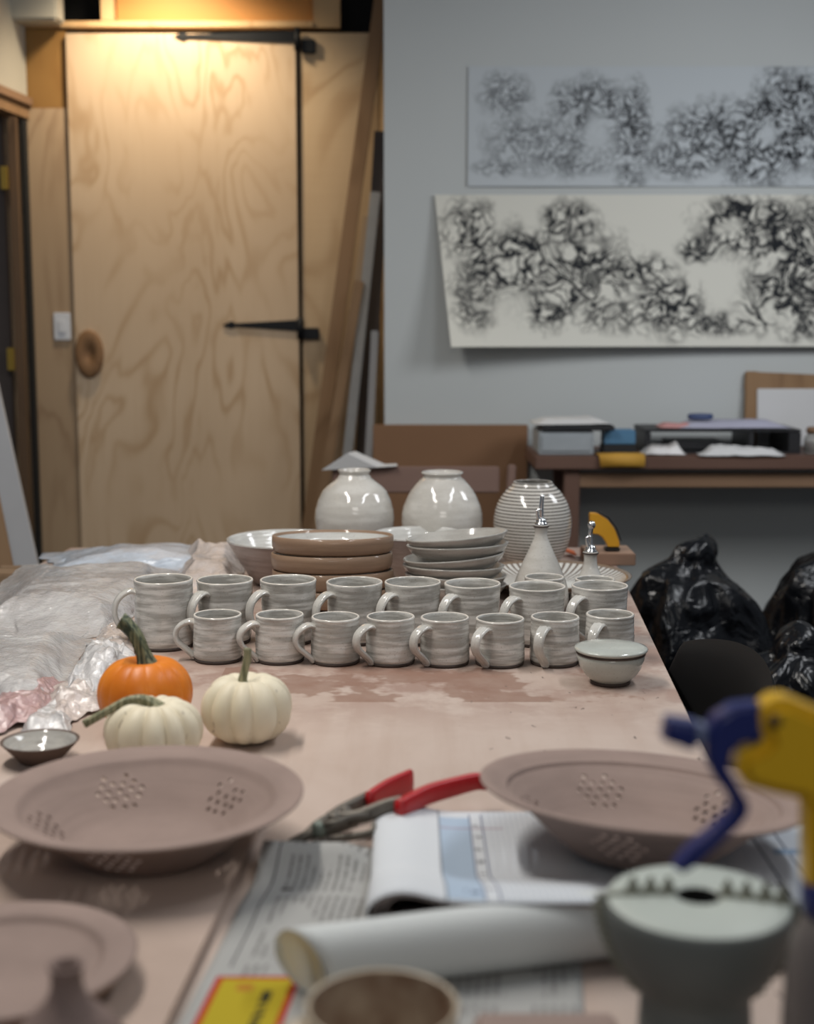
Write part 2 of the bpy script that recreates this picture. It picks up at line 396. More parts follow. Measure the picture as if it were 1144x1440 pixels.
# ------------------------------------------------------------------ geometry helpers
def link_mesh(name, verts, faces, mat, parent=None, smooth=True, loc=(0, 0, 0), rot=(0, 0, 0)):
    me = bpy.data.meshes.new(name); me.from_pydata([tuple(v) for v in verts], [], faces); me.update()
    bm = bmesh.new(); bm.from_mesh(me); bmesh.ops.recalc_face_normals(bm, faces=bm.faces); bm.to_mesh(me); bm.free()
    return link(name, me, mat, parent, smooth, loc, rot)
def link(name, me, mat, parent=None, smooth=True, loc=(0, 0, 0), rot=(0, 0, 0)):
    if isinstance(mat, str): mat = M[mat]
    me.materials.clear(); me.materials.append(mat)
    for p in me.polygons: p.use_smooth = smooth
    o = bpy.data.objects.new(name, me); COL.objects.link(o)
    o.location = loc; o.rotation_euler = rot
    if parent: o.parent = parent
    return o
def link_bm(name, bm, mat, parent=None, smooth=False, loc=(0, 0, 0), rot=(0, 0, 0)):
    bmesh.ops.recalc_face_normals(bm, faces=bm.faces)
    me = bpy.data.meshes.new(name); bm.to_mesh(me); bm.free()
    return link(name, me, mat, parent, smooth, loc, rot)
def tag(o, label=None, cat=None, group=None, kind=None):
    if label: o['label'] = label
    if cat: o['category'] = cat
    if group: o['group'] = group
    if kind: o['kind'] = kind
    return o
def root(name, loc, label, cat, group=None, rz=0):
    o = bpy.data.objects.new(name, None); COL.objects.link(o); o.location = loc; o.rotation_euler = (0, 0, rz)
    o.empty_display_size = .02
    return tag(o, label, cat, group)
def copy_tree(o, parent=None):
    c = o.copy(); COL.objects.link(c); c.parent = parent
    for ch in [q for q in bpy.data.objects if q.parent == o]: copy_tree(ch, c)
    return c
def lathe_data(prof, seg=64, rf=None, closed=False):
    V, Fc, rings = [], [], []
    for i, (r, z) in enumerate(prof):
        if r < 1e-6: rings.append([len(V)]); V.append((0, 0, z)); continue
        row = []
        for j in range(seg):
            a = 2 * pi * j / seg
            r2, z2 = (r, z) if rf is None else rf(a, r, z, i)
            row.append(len(V)); V.append((r2 * cos(a), r2 * sin(a), z2))
        rings.append(row)
    n = len(rings)
    for i in range(n if closed else n - 1):
        A, B = rings[i], rings[(i + 1) % n]
        for j in range(seg):
            k = (j + 1) % seg
            if len(A) == 1 and len(B) == 1: continue
            if len(A) == 1: Fc.append((A[0], B[j], B[k]))
            elif len(B) == 1: Fc.append((A[j], B[0], A[k]))
            else: Fc.append((A[j], B[j], B[k], A[k]))
    return V, Fc
def lathe(name, prof, mat, parent=None, seg=64, rf=None, closed=False, loc=(0, 0, 0), rot=(0, 0, 0)):
    V, Fc = lathe_data(prof, seg, rf, closed)
    return link_mesh(name, V, Fc, mat, parent, True, loc, rot)
def cr(pts, n=8):
    """Catmull-Rom through tuples"""
    P = [Vector(p) for p in pts]; P = [2 * P[0] - P[1]] + P + [2 * P[-1] - P[-2]]; out = []
    for i in range(1, len(P) - 2):
        for k in range(n):
            t = k / n
            out.append(.5 * ((2 * P[i]) + (-P[i - 1] + P[i + 1]) * t + (2 * P[i - 1] - 5 * P[i] + 4 * P[i + 1] - P[i + 2]) * t * t + (-P[i - 1] + 3 * P[i] - 3 * P[i + 1] + P[i + 2]) * t ** 3))
    out.append(P[-2].copy()); return out
def sweep_data(path, sec, ref=Vector((0, 1, 0)), cap=True):
    """sec(i, t) -> list of (a, b) offsets: a along ref side, b along the normal"""
    V, Fc = [], []; n = len(path); m_ = None
    for i, p in enumerate(path):
        t = (path[min(i + 1, n - 1)] - path[max(i - 1, 0)]).normalized()
        s = (ref - ref.dot(t) * t).normalized(); nn = t.cross(s)
        S = sec(i, i / (n - 1)); m_ = len(S)
        for a, b in S: V.append(p + s * a + nn * b)
    for i in range(n - 1):
        for j in range(m_):
            k = (j + 1) % m_
            Fc.append((i * m_ + j, i * m_ + k, (i + 1) * m_ + k, (i + 1) * m_ + j))
    if cap: Fc.append(tuple(range(m_))); Fc.append(tuple(range((n - 1) * m_, n * m_)))
    return V, Fc
def tube(name, path, rad, mat, parent=None, seg=12, ref=Vector((0, 1, 0)), flat=1.0, **k):
    rf = rad if callable(rad) else (lambda t: rad)
    V, Fc = sweep_data([Vector(p) for p in path], lambda i, t: [(rf(t) * cos(2 * pi * j / seg), rf(t) * flat * sin(2 * pi * j / seg)) for j in range(seg)], ref)
    return link_mesh(name, V, Fc, mat, parent, True, **k)
def bxm(bm, size, loc=(0, 0, 0), rot=None, bev=0.0):
    t = bmesh.new(); bmesh.ops.create_cube(t, size=1)
    for v in t.verts: v.co = Vector((v.co.x * size[0], v.co.y * size[1], v.co.z * size[2]))
    if bev: bmesh.ops.bevel(t, geom=list(t.edges), offset=bev, segments=2, affect='EDGES')
    mt = Matrix.Translation(loc) @ (rot.to_4x4() if rot else Matrix())
    bmesh.ops.transform(t, matrix=mt, verts=t.verts)
    me = bpy.data.meshes.new('t'); t.to_mesh(me); t.free(); bm.from_mesh(me); bpy.data.meshes.remove(me)
def box(name, size, loc, mat, parent=None, bev=.002, rot=(0, 0, 0)):
    bm = bmesh.new(); bxm(bm, size, bev=bev); return link_bm(name, bm, mat, parent, False, loc, rot)
def prism(name, pts, y0, y1, mat, parent=None, axis='Y', **k):
    """extrude a polygon given in (x,z) from y0 to y1"""
    n = len(pts)
    V = [(x, y0, z) for x, z in pts] + [(x, y1, z) for x, z in pts]
    if axis == 'Z': V = [(x, z, y) for x, y, z in V]
    Fc = [tuple(range(n)), tuple(range(n, 2 * n))] + [(i, (i + 1) % n, n + (i + 1) % n, n + i) for i in range(n)]
    return link_mesh(name, V, Fc, mat, parent, False, **k)

# ------------------------------------------------------------------ room
def struct(o): o['kind'] = 'structure'; return o
struct(box('floor', (9, 10.5, .1), (0, 3.4, -.05), 'floor', bev=0))
# rear plywood wall behind the door
YW = 5.15
def wallbox(name, px0, py0, px1, py1, mat, Y=YW, th=.04, parent=None, dx0=0, bev=.002):
    a, b = at(px0, py0, Y), at(px1, py1, Y)
    w, h = b.x - a.x, a.z - b.z
    return box(name, (w, th, h), ((a.x + b.x) / 2, Y + th / 2, (a.z + b.z) / 2), mat, parent, bev)
def zb(py, Y=YW): return at(572, py, Y).z
xs = lambda px, Y=YW, py=400: at(px, py, Y).x
# the plane of the wall: strips from the floor up
XL, XD0, XD1, XR = xs(48), xs(104), xs(420), xs(560)
ZT = zb(44)
def panel(name, x0, x1, z0, z1, y, th, mat, parent=None, bev=.002):
    return box(name, (x1 - x0, th, z1 - z0), ((x0 + x1) / 2, y + th / 2, (z0 + z1) / 2), mat, parent, bev)
struct(panel('wall_rear', -3.0, 3.0, 0, 3.0, YW + .16, .05, 'black', bev=0))
struct(panel('trim_1', XL - .1, XD0 - .004, 0, zb(152), YW, .04, 'ply_strip'))
struct(panel('trim_2', XL - .1, XD0 - .004, zb(152), ZT + .01, YW + .005, .04, 'amber_wood'))
struct(panel('trim_3', XD1 + .012, xs(533), 0, zb(46), YW, .035, 'ply2'))
struct(panel('trim_4', XL - .1, xs(440, py=20), ZT + .012, zb(30), YW - .01, .06, 'stud'))
struct(panel('trim_5', xs(160, py=10), xs(440, py=10), zb(30), 2.9, YW + .05, .03, 'orange_wood'))
struct(panel('trim_6', xs(440, py=10), xs(478, py=10), zb(44) + .012, 2.9, YW + .0, .05, 'stud'))
struct(panel('trim_7', xs(141, py=10), xs(159, py=10), zb(29), 2.9, YW + .0, .05, 'stud'))
struct(panel('trim_8', xs(533, py=10), xs(545, py=10), .0, 2.9, YW + .0, .05, 'stud'))
# the door with its strap hinges and round pull
door = root('door_1', (XD0, YW, 0), None, None); door['kind'] = 'structure'
def dpart(name, bm_or, mat, smooth=False): return link_bm(name, bm_or, mat, door, smooth)
dw = XD1 - XD0
bm = bmesh.new(); bxm(bm, (dw, .035, ZT - .02), (dw / 2, .0, (ZT - .02) / 2 + .01), bev=.003); dpart('door_leaf', bm, 'ply')
def hinge(pxtip, pytip, ppx1, py0, py1):
    tip = at(pxtip, pytip, YW - .02); zc = tip.z
    x0 = tip.x - XD0; x1 = XD1 - XD0
    pts = [(x0, zc - .006), (x0 + .02, zc - .014), (x0 + .035, zc - .006), (x1 - .012, zc - .022), (x1 + .004, zc - .022), (x1 + .004, zc + .020), (x1 - .012, zc + .018), (x0 + .035, zc + .006), (x0 + .02, zc + .014), (x0, zc + .006), (x0 - .012, zc)]
    h = prism('hinge', pts, -.025, -.019, 'black_iron', door)
    a, b = at(424, py0, YW), at(ppx1, py1, YW)
    bm = bmesh.new(); bxm(bm, (b.x - a.x, .02, a.z - b.z), ((a.x + b.x) / 2 - XD0, -.012, (a.z + b.z) / 2), bev=.003)
    link_bm('hinge_plate', bm, 'black_iron', h)
    bm = bmesh.new(); bmesh.ops.create_cone(bm, segments=12, radius1=.012, radius2=.012, depth=.075, cap_ends=True)
    link_bm('hinge_pin', bm, 'black_iron', h, True, (x1 + .006, -.028, zc - .012))
hinge(250, 51, 444, 57, 76); hinge(318, 457, 449, 461, 477)
p = at(128, 497, YW)
struct_disc = lathe('door_pull', [(0, 0), (.052, 0), (.056, .004), (.056, .014), (.05, .018), (.018, .018), (.016, .014), (0, .014)], 'disc_wood', door, loc=(p.x - XD0 + .0, -.018, p.z), rot=(R(90), 0, 0))
struct_disc.scale = (.92, 1.55, 1)
# light switch
p = at(87, 459, YW - .01)
sw = root('light_switch', (p.x, YW, p.z), 'white plastic light switch plate on the plywood strip left of the door', 'switch')
box('switch_plate', (.062, .008, .10), (0, -.004, 0), 'switch', sw, .003)
box('rocker', (.026, .006, .045), (0, -.010, 0), 'switch', sw, .002)

# left wall: splayed, cream panel above a dark doorway
LW = Matrix.Translation((XL, YW, 0)) @ Matrix.Rotation(R(-6.3), 4, 'Z')
def lw(name, y0, y1, z0, z1, x0, x1, mat, bev=.002, parent=None):
    bm = bmesh.new(); bxm(bm, (x1 - x0, y1 - y0, z1 - z0), ((x0 + x1) / 2, (y0 + y1) / 2, (z0 + z1) / 2), bev=bev)
    bmesh.ops.transform(bm, matrix=LW, verts=bm.verts); return link_bm(name, bm, mat, parent)
zh = at(48, 138, YW).z
struct(lw('wall_left', -3.4, 0, zh, 3.1, -.08, 0, 'white_panel'))
struct(lw('trim_9', -3.4, 0, zh - .030, zh, -.07, .02, 'rail_wood'))
struct(lw('trim_10', -3.4, 0, zh - .075, zh - .032, -.07, .005, 'board_a'))
struct(panel('wall_recess', -2.6, XL - .004, 0, zh - .078, YW + .02, .04, 'black', bev=0))  # black sheet standing in for the doorway's unlit interior
struct(panel('trim_11', xs(36, 5.1), XL - .004, 0, zh - .080, 5.10, .05, 'black'))
d2 = root('door_2', (0, 0, 0), None, None); d2['kind'] = 'structure'
panel('door_edge', xs(18, 5.0), xs(30, 5.0), 0, zh - .085, 5.0, .03, 'dark_wood', parent=d2)
panel('door_panel', xs(-60, 5.0), xs(8, 5.0), 0, zh - .085, 5.03, .03, 'dark_board', parent=d2)
for px_, py_ in ((6, 250), (15, 505)):
    q = at(px_, py_, 4.99); panel('brass_hinge', q.x - .012, q.x + .014, q.z - .04, q.z + .04, 4.985, .012, 'brass', parent=d2)
# storage box top left
q = at(80, 27, 5.02)
tag(box('white_storage_box', (.24, .10, .20), (q.x - .12, 5.08, q.z + .10), 'white_panel', bev=.008), 'cream white box on the ledge at the top of the left wall', 'box')
# white plank leaning low left
def plank(name, p0, p1, w, th, mat, label, wdir=(1, 0, 0), cat='board', group=None):
    p0, p1 = Vector(p0), Vector(p1); ax = (p1 - p0); L = ax.length; ax.normalize()
    wd = Vector(wdir); wd = (wd - wd.dot(ax) * ax).normalized(); nn = ax.cross(wd)
    mt = Matrix((wd, nn, ax)).transposed()
    bm = bmesh.new(); bxm(bm, (w, th, L), (0, 0, L / 2), bev=.002)
    o = link_bm(name, bm, mat, None, False, p0, mt.to_euler())
    return tag(o, label, cat, group)
a = at(42, 845, 4.2); t_ = at(-30, 520, 4.35)
dv = (a - t_).normalized(); a2 = a + dv * (a.z / -dv.z)
plank('leaning_white_plank', a2, t_, .10, .02, 'white_board', 'white plank leaning at the far left beside the dark doorway', wdir=(1, 0, 0))
a = at(2, 800, 4.0); t_ = at(-20, 690, 4.08); dv = (a - t_).normalized(); a2 = a + dv * (a.z / -dv.z)
plank('leaning_brown_plank', a2, t_, .07, .02, 'board_a', 'short brown wood plank leaning in front of the white plank at far left')

# white partition wall with the drawings
YP = 4.75
XP = xs(540, YP)
struct(panel('wall_right', XP, 3.2, 0, 3.0, YP, .12, 'wall', bev=.0))

# boards leaning sideways into the gap between plywood and partition
def lean(name, pxb, pxt, pyt, Y, w, mat, label, yb=0.0, th=.018, off=0):
    top = at(pxt, pyt, Y); b = at(pxb, 720, Y); d = (b - top).normalized(); bot = b + d * ((b.z - .01) / -d.z)
    plank(name, bot, top, w, th, mat, label, (1, 0, 0))
lean('leaning_board', 437, 537, -10, 5.06, .05, 'board_a', 'long brown board leaning right, its edge running up to the frame top')
lean('leaning_board', 462, 522, 305, 5.02, .055, 'board_b', 'tan board leaning right of the long brown board, ending mid door height')
lean('leaning_board', 480, 528, 270, 4.97, .035, 'grey_board', 'thin grey board leaning between the tan board and the dark board')
lean('leaning_board', 506, 538, 185, 5.08, .06, 'dark_board', 'dark brown board standing in the gap behind the grey boards')
lean('leaning_board', 514, 527, 465, 4.98, .026, 'white_board', 'short pale batten standing in the gap beside the white wall')
lean('leaning_board', 449, 505, 395, 4.93, .035, 'board_a', 'short brown board leaning lowest in front of the plywood wall')

# drawings
def drawing(name, fn, nx, nz, mat, label):
    V, Fc = [], []
    for j in range(nz + 1):
        for i in range(nx + 1): V.append(fn(i / nx, j / nz))
    for j in range(nz):
        for i in range(nx):
            a = j * (nx + 1) + i; Fc.append((a, a + 1, a + nx + 2, a + nx + 1))
    o = link_mesh(name, V, Fc, mat, smooth=False); s = o.modifiers.new('s', 'SOLIDIFY'); s.thickness = .0008
    return tag(o, label, 'drawing')
def up(u, v):
    return Vector((PX(657) + u * 1.55, YP - .006 - .006 * (sin(u * 9) * .5 + .5) * (1 - v), PZ(262) + v * (PZ(93) - PZ(262))))
def lo(u, v):
    x0 = PX(633) + (PX(611) - PX(633)) * v
    curl = (1 - u) ** 3 * .10 * (1 - v) ** 1.2 + .035 * (1 - v) ** 2.5 + .008
    return Vector((x0 + u * (1.7 - x0), YP - .006 - curl, PZ(487) + v * (PZ(274) - PZ(487)) + .012 * (1 - u) ** 6 * 0))
drawing('ink_drawing', up, 60, 12, 'ink_up', 'upper long drawing of fine black ink swirls on bluish white paper on wall')
drawing('ink_drawing', lo, 60, 24, 'ink_lo', 'lower long drawing of dense black ink swirls on cream paper curling off the wall')

# ------------------------------------------------------------------ the desk with clutter
YD = 4.35
desk = root('desk', (at(752, 650, YD).x, YD, 0), 'dark wooden desk against the white wall, under papers and trays', 'desk')
DZ = at(900, 642, YD).z
bm = bmesh.new(); bxm(bm, (1.9, .38, .042), (.95, .19, DZ - .021), bev=.004); link_bm('desktop', bm, 'desk_wood', desk)
bm = bmesh.new(); bxm(bm, (1.75, .03, .046), (.97, .05, DZ - .080), bev=.003); link_bm('rail', bm, 'rail_wood', desk)
for xx in (.12, 1.80):
    for yy in (.05, .34):
        bm = bmesh.new(); bxm(bm, (.05, .05, DZ - .044), (xx, yy, (DZ - .044) / 2), bev=.003); link_bm('leg', bm, 'desk_wood', desk)

tag(panel('hardboard_panel', at(524, 640, 4.70).x, at(742, 640, 4.70).x, 0.0, at(600, 598, 4.70).z, 4.715, .02, 'cardboard'), 'brown hardboard panel standing against the white wall beside the desk', 'board')

def crumple(name, cx, cy, w, d, h, z0, mat, label=None, cat=None, seed=0, n=(40, 30), sc=14, amp=.012, edge=.2, rz=0, outline=None, thick=.0006, group=None, hf=None, fine=1.0, tz=None):
    """a rumpled sheet lying on the surface z0"""
    V, Fc = [], []; nx, ny = n; S = Vector((seed * 3.7, seed * 1.9, seed * 5.1))
    cs, sn = cos(rz), sin(rz)
    for j in range(ny + 1):
        for i in range(nx + 1):
            u, v = i / nx, j / ny
            x, y = (u - .5) * w, (v - .5) * d
            q = Vector((x, y, 0)) * 4 + S
            x += (noise.noise(q * 1.3) * .08) * w * 1.2; y += (noise.noise(q * 1.3 + Vector((9, 2, 1))) * .08) * d * 1.2
            if outline: x, y = outline(u, v, x, y)
            e = min(u, 1 - u, v, 1 - v) / edge; e = min(1, e); e = e * e * (3 - 2 * e)
            P = Vector((x, y, 0)) * sc + S
            wq = Vector((noise.noise(P * .5), noise.noise(P * .5 + Vector((5, 5, 5))), 0)) * 1.4
            r1 = 1 - abs(noise.noise(P * .55 + wq)) * 2.2
            r2 = 1 - abs(noise.noise(P * 1.3 + wq * 1.5 + Vector((3, 1, 7)))) * 2.2
            r3 = 1 - abs(noise.noise(P * 3.1 + wq + Vector((1, 8, 2)))) * 2.2
            d1 = noise.voronoi(P * .42 + wq * .35)[0]; d2_ = noise.voronoi(P * 1.15 + wq * .5)[0]
            z = amp * (min(1.2, (d1[1] - d1[0]) * 1.3) * .8 + min(1, (d2_[1] - d2_[0])) * .42 * fine + max(r1, 0) * .35 + max(r3, 0) * .10 * fine)
            z *= .35 + .65 * e
            hh = h * (hf(u, v) if hf else e)
            V.append((cx + x * cs - y * sn, cy + x * sn + y * cs, z0 + .001 + hh + z))
    if tz: V = [tz(Vector(p)) for p in V]
    for j in range(ny):
        for i in range(nx):
            a = j * (nx + 1) + i; Fc.append((a, a + 1, a + nx + 2, a + nx + 1))
    o = link_mesh(name, [Vector(v) - Vector((cx, cy, z0)) for v in V], Fc, mat, loc=(cx, cy, z0))
    s = o.modifiers.new('s', 'SOLIDIFY'); s.thickness = thick; s.offset = 1
    if label: tag(o, label, cat, group)
    return o

def stack(name, x, y, w, d, h, z, mat, label, cat, n=5, rz=0.0, seed=1):
    rnd = random.Random(seed); bm = bmesh.new()
    for k in range(n):
        bxm(bm, (w * (1 - rnd.random() * .06), d * (1 - rnd.random() * .06), h / n * .92), (rnd.uniform(-.01, .01), rnd.uniform(-.01, .01), h / n * (k + .5)), Matrix.Rotation(rnd.uniform(-.06, .06), 3, 'Z'))
    return tag(link_bm(name, bm, mat, None, False, (x, y, z), (0, 0, rz)), label, cat)
M['tray_blue'] = m_plain('pale_blue_plastic_tray', (.33, .36, .38), .45, .1)
M['desk_black'] = m_plain('black_tray_plastic', (.012, .012, .014), .5)
M['blue_box'] = m_plain('blue_card', (.075, .19, .32), .5, .12)
M['envelope'] = m_plain('yellow_envelope_paper', (.50, .27, .035), .7, .08)
M['lav_paper'] = m_plain('lavender_paper', (.40, .40, .50), .8, .06)
M['pink_item'] = m_plain('pink_paper', (.52, .26, .25), .8, .1)
M['navy'] = m_plain('navy_case', (.045, .07, .16), .5)
M['frame_wood'] = m_ply('frame_wood', (.30, .18, .09), (.20, .11, .05), k=3)
def dx(px, py=640, Y=4.5): return at(px, py, Y).x
# pale tray
tr = root('desk_tray', (dx(790), 4.50, DZ), 'pale blue plastic drawer tray at the left end of the desk', 'tray')
box('tray_body', (.175, .22, .075), (0, 0, .0385), 'tray_blue', tr, .004)
box('drawer_front', (.155, .006, .05), (0, -.1125, .038), 'tray_blue', tr, .002)
tag(box('black_folder', (.23, .24, .016), (dx(806), 4.50, DZ + .0865), 'desk_black', bev=.003), 'black folder lying on top of the pale blue tray', 'folder')
crumple('loose_papers', dx(800, 600), 4.50, .24, .20, .012, DZ + .0955, 'paper', 'loose white papers heaped on the black folder', 'paper', seed=4, n=(20, 16), sc=9, amp=.008)
bb = root('card_box', (dx(866), 4.47, DZ), 'small blue card box with black base on the desk beside the yellow envelope', 'box')
box('box_base', (.105, .09, .030), (0, 0, .0155), 'desk_black', bb, .003); box('box_body', (.10, .085, .045), (0, 0, .054), 'blue_box', bb, .003)
# envelope drooping over the desk edge
V = []; Fc = []
ex0, ex1 = dx(838, 640, 4.36), dx(905, 640, 4.36)
prof = [(4.41, DZ + .003), (4.385, DZ + .004), (4.36, DZ + .005), (4.343, DZ + .002), (4.338, DZ - .006), (4.335, DZ - .032)]
for q, (yy, zz) in enumerate(prof): V += [(ex0 + .002 * q, yy, zz), ((ex0 + ex1) / 2, yy - .001, zz + .002), (ex1, yy, zz + .001)]
for j in range(len(prof) - 1):
    for i in range(2): a = j * 3 + i; Fc.append((a, a + 1, a + 4, a + 3))
o = link_mesh('envelope', V, Fc, 'envelope'); s = o.modifiers.new('s', 'SOLIDIFY'); s.thickness = .003; s.offset = 1
tag(o, 'yellow envelope hanging over the front edge of the desk', 'envelope')
crumple('plastic_bag', dx(932, 640, 4.42), 4.42, .13, .09, .02, DZ, 'film_white', 'small pale crumpled plastic bag on the desk right of the envelope', 'bag', seed=9, n=(24, 18), sc=22, amp=.016)
bt = root('letter_tray', (dx(1010), 4.56, DZ), 'black open letter tray in the middle of the desk', 'tray')
W2 = .50
for zz in (.003, .074): box('shelf', (W2, .24, .008), (0, 0, zz), 'desk_black', bt)
for xx, ww in ((-W2 / 2 + .01, .016), (W2 / 2 - .02, .04), (W2 * .18, .016)): box('side_wall', (ww, .24, .062), (xx, 0, .038), 'desk_black', bt)
stack('paper_stack', dx(975), 4.55, .18, .17, .028, DZ + .0085, 'desk_black', 'dark papers inside the black letter tray', 'paper', seed=3)
crumple('loose_papers', dx(1025, 600, 4.56), 4.56, .34, .20, .014, DZ + .079, 'lav_paper', 'lavender white papers on top of the black letter tray', 'paper', seed=6, n=(24, 16), sc=8, amp=.008)
crumple('pink_note', dx(948, 600, 4.52), 4.52, .12, .10, .010, DZ + .079, 'pink_item', 'pink paper notes at the left of the lavender papers', 'paper', seed=2, n=(16, 12), sc=12, amp=.008)
pc_ = lathe('pencil_case', [(0, 0), (.036, 0), (.042, .006), (.042, .018), (.036, .024), (0, .026)], 'navy', loc=(dx(984, 594, 4.53), 4.53, DZ + .104)); pc_.scale = (1.0, .5, .8)
tag(pc_, 'small navy blue case on the papers above the black tray', 'case')
crumple('crumpled_newspaper', dx(1038, 640, 4.39), 4.39, .28, .09, .016, DZ, 'paper', 'crumpled white newspaper in front of the black tray on desk', 'newspaper', seed=12, n=(36, 20), sc=16, amp=.018)
# frame leaning on the wall
fr = root('picture_frame', (dx(1048, 610, 4.69), 4.69, DZ), 'rough brown wood frame around a cream panel, leaning on the wall', 'frame')
fh = at(1050, 521, 4.73).z - DZ
def fbar(nm, x0, x1, z0, z1, y0, y1, mt, rot=0):
    bm = bmesh.new(); bxm(bm, (x1 - x0, y1 - y0, z1 - z0), ((x0 + x1) / 2, (y0 + y1) / 2, (z0 + z1) / 2), Matrix.Rotation(rot, 3, 'Y'), bev=.003); return link_bm(nm, bm, mt, fr)
fbar('frame_bar', 0, .042, 0, fh, 0, .02, 'frame_wood', .02); fbar('frame_bar', .0, .60, fh - .075, fh - .014, .001, .021, 'frame_wood', .045)
fbar('frame_bar', .60, .635, 0, fh - .03, 0, .02, 'frame_wood')
fbar('frame_panel', .038, .60, .002, fh - .060, -.010, .0, 'paper')
fr.rotation_euler = (R(-7), 0, 0)
jar = root('glass_jar', (dx(1148, 620, 4.45), 4.45, DZ), 'clear jar with brown top at the right end of the desk', 'jar')
m = NM('glass', .05, (.8, .8, .78)); m.set('Transmission Weight', .9); m.set('IOR', 1.3); M['glass'] = m.m
lathe('jar_body', [(0, 0), (.036, 0), (.04, .004), (.04, .05), (.03, .062), (.03, .066), (.027, .066), (.027, .061), (.037, .05), (.037, .006), (0, .006)], 'glass', jar, 32)
lathe('jar_lid', [(0, .085), (.03, .085), (.034, .08), (.034, .067), (0, .067)], 'rail_wood', jar, 32)

# ------------------------------------------------------------------ wooden chair behind the table
YC = 3.95
ch = root('wooden_chair', (0, YC, 0), 'old wooden chair standing behind the far end of the table', 'chair')
cx0, cx1 = at(498, 670, YC).x - .06, at(714, 670, YC).x
ztop, zlow = at(600, 656, YC).z, at(600, 693, YC).z
def cpart(nm, size, loc, rot=None, mt='chair_wood'):
    bm = bmesh.new(); bxm(bm, size, loc, rot, bev=.004); return link_bm(nm, bm, mt, ch)
cpart('backrest', (cx1 - cx0 - .03, .02, ztop - zlow), ((cx0 + cx1) / 2 - .01, 0, (ztop + zlow) / 2))
cpart('stile', (.024, .028, .56), (cx1 - .004, 0, ztop - .275), Matrix.Rotation(R(3), 3, 'Y')); cpart('stile', (.024, .028, .56), (cx0 + .01, 0, ztop - .275))
for k in range(3):
    cpart('spindle', (.016, .014, .44), (cx0 + (cx1 - cx0) * (k + 1) / 4, 0, zlow - .215))
cpart('seat', (cx1 - cx0, .36, .03), ((cx0 + cx1) / 2, .17, .46))
for xx in (cx0 + .02, cx1 - .02):
    for yy in (0.0, .32): cpart('leg', (.032, .032, .445), (xx, yy, .2225))
# folded white paper resting on the chair's top rail
pa = at(452, 661, YC - .03); pb = at(488, 637, YC - .03); pc = at(530, 657, YC - .03); pd = at(558, 655, YC - .03)
V = [pa, pb + Vector((0, -.01, 0)), pc, pa + Vector((.03, .09, .0)), pb + Vector((.02, .10, -.004)), pc + Vector((.02, .09, 0)), pd, pd + Vector((0, .08, -.002))]
o = link_mesh('folded_paper', V, [(0, 1, 4, 3), (1, 2, 5, 4), (2, 6, 7, 5), (0, 1, 2), (3, 4, 5)], 'paper', smooth=False)
s = o.modifiers.new('s', 'SOLIDIFY'); s.thickness = .001
tag(o, 'folded white paper lying on the chair back behind the left vase', 'paper')

# ------------------------------------------------------------------ main table
_e = onz(884, 830, TZ); XE1 = _e.x - YAW * _e.y
_e = onz(0, 822, TZ); XE0 = _e.x - YAW * _e.y
YF, YN = onz(572, 770, TZ).y, .80
tb = root('work_table', (0, YN, 0), 'long plywood work table stained pink with clay under all the pottery', 'table')
bm = bmesh.new(); bxm(bm, (XE1 - XE0, YF - YN, .03), ((XE0 + XE1) / 2, (YF - YN) / 2, TZ - .015), bev=.002)
top = link_bm('tabletop', bm, 'table', tb)
for v in top.data.vertices:      # the table runs a touch to the right as it goes away
    v.co.x += (v.co.y + YN) * YAW
top.data.update()
# put the top's texture space in room coordinates so its stains stay where the mugs stand
top.location = (0, 0, 0)
for v in top.data.vertices: v.co.y += YN
top.location.y = -YN
bm = bmesh.new()
for yy in (.1, YF - YN - .1): bxm(bm, (XE1 - XE0 - .16, .03, .09), ((XE0 + XE1) / 2, yy, TZ - .076))
for xx in (XE0 + .07, XE1 - .07): bxm(bm, (.03, YF - YN - .2, .09), (xx, (YF - YN) / 2, TZ - .076))
link_bm('apron', bm, 'table_frame', tb)
for xx in (XE0 + .11, XE1 - .11):
    for yy in (.16, YF - YN - .16):
        bm = bmesh.new(); bxm(bm, (.08, .08, TZ - .031), (xx, yy, (TZ - .031) / 2), bev=.004); link_bm('leg', bm, 'table_frame', tb)
# side bench butted against the right of the table near the viewer
sb = root('side_bench', (.50, 1.2, 0), 'clay-dusted bench beside the right foreground edge of the table', 'bench')
sx0, sx1 = XE1 + YAW * 1.48 + .004, 1.0
sb.location = (.50, .8, 0)
bm = bmesh.new(); bxm(bm, (sx1 - sx0, .68, .03), ((sx0 + sx1) / 2 - .5, .34, TZ - .017), bev=.002); link_bm('benchtop', bm, 'ware_board', sb)
for xx in (sx0 - .46, .44):
    for yy in (.06, .62):
        bm = bmesh.new(); bxm(bm, (.05, .05, TZ - .033), (xx, yy, (TZ - .033) / 2)); link_bm('leg', bm, 'table_frame', sb)

# ware board left foreground
e0, e1 = onz(338, 1215, TZ + .012), onz(232, 1440, TZ + .012)
dxy = (e1 - e0); slope = dxy.x / dxy.y
ya, yb_ = 1.56, .85
xa, xb = e0.x + (ya - e0.y) * slope, e0.x + (yb_ - e0.y) * slope
o = prism('ware_board', [(xb, yb_), (xa, ya), (xa - .42, ya), (xb - .42, yb_)], TZ + .0005, TZ + .012, 'ware_board', axis='Z')
# prism with axis Z wants (x, y) pairs
tag(o, 'pale flat ware board under the large plate and colander at left foreground', 'board')

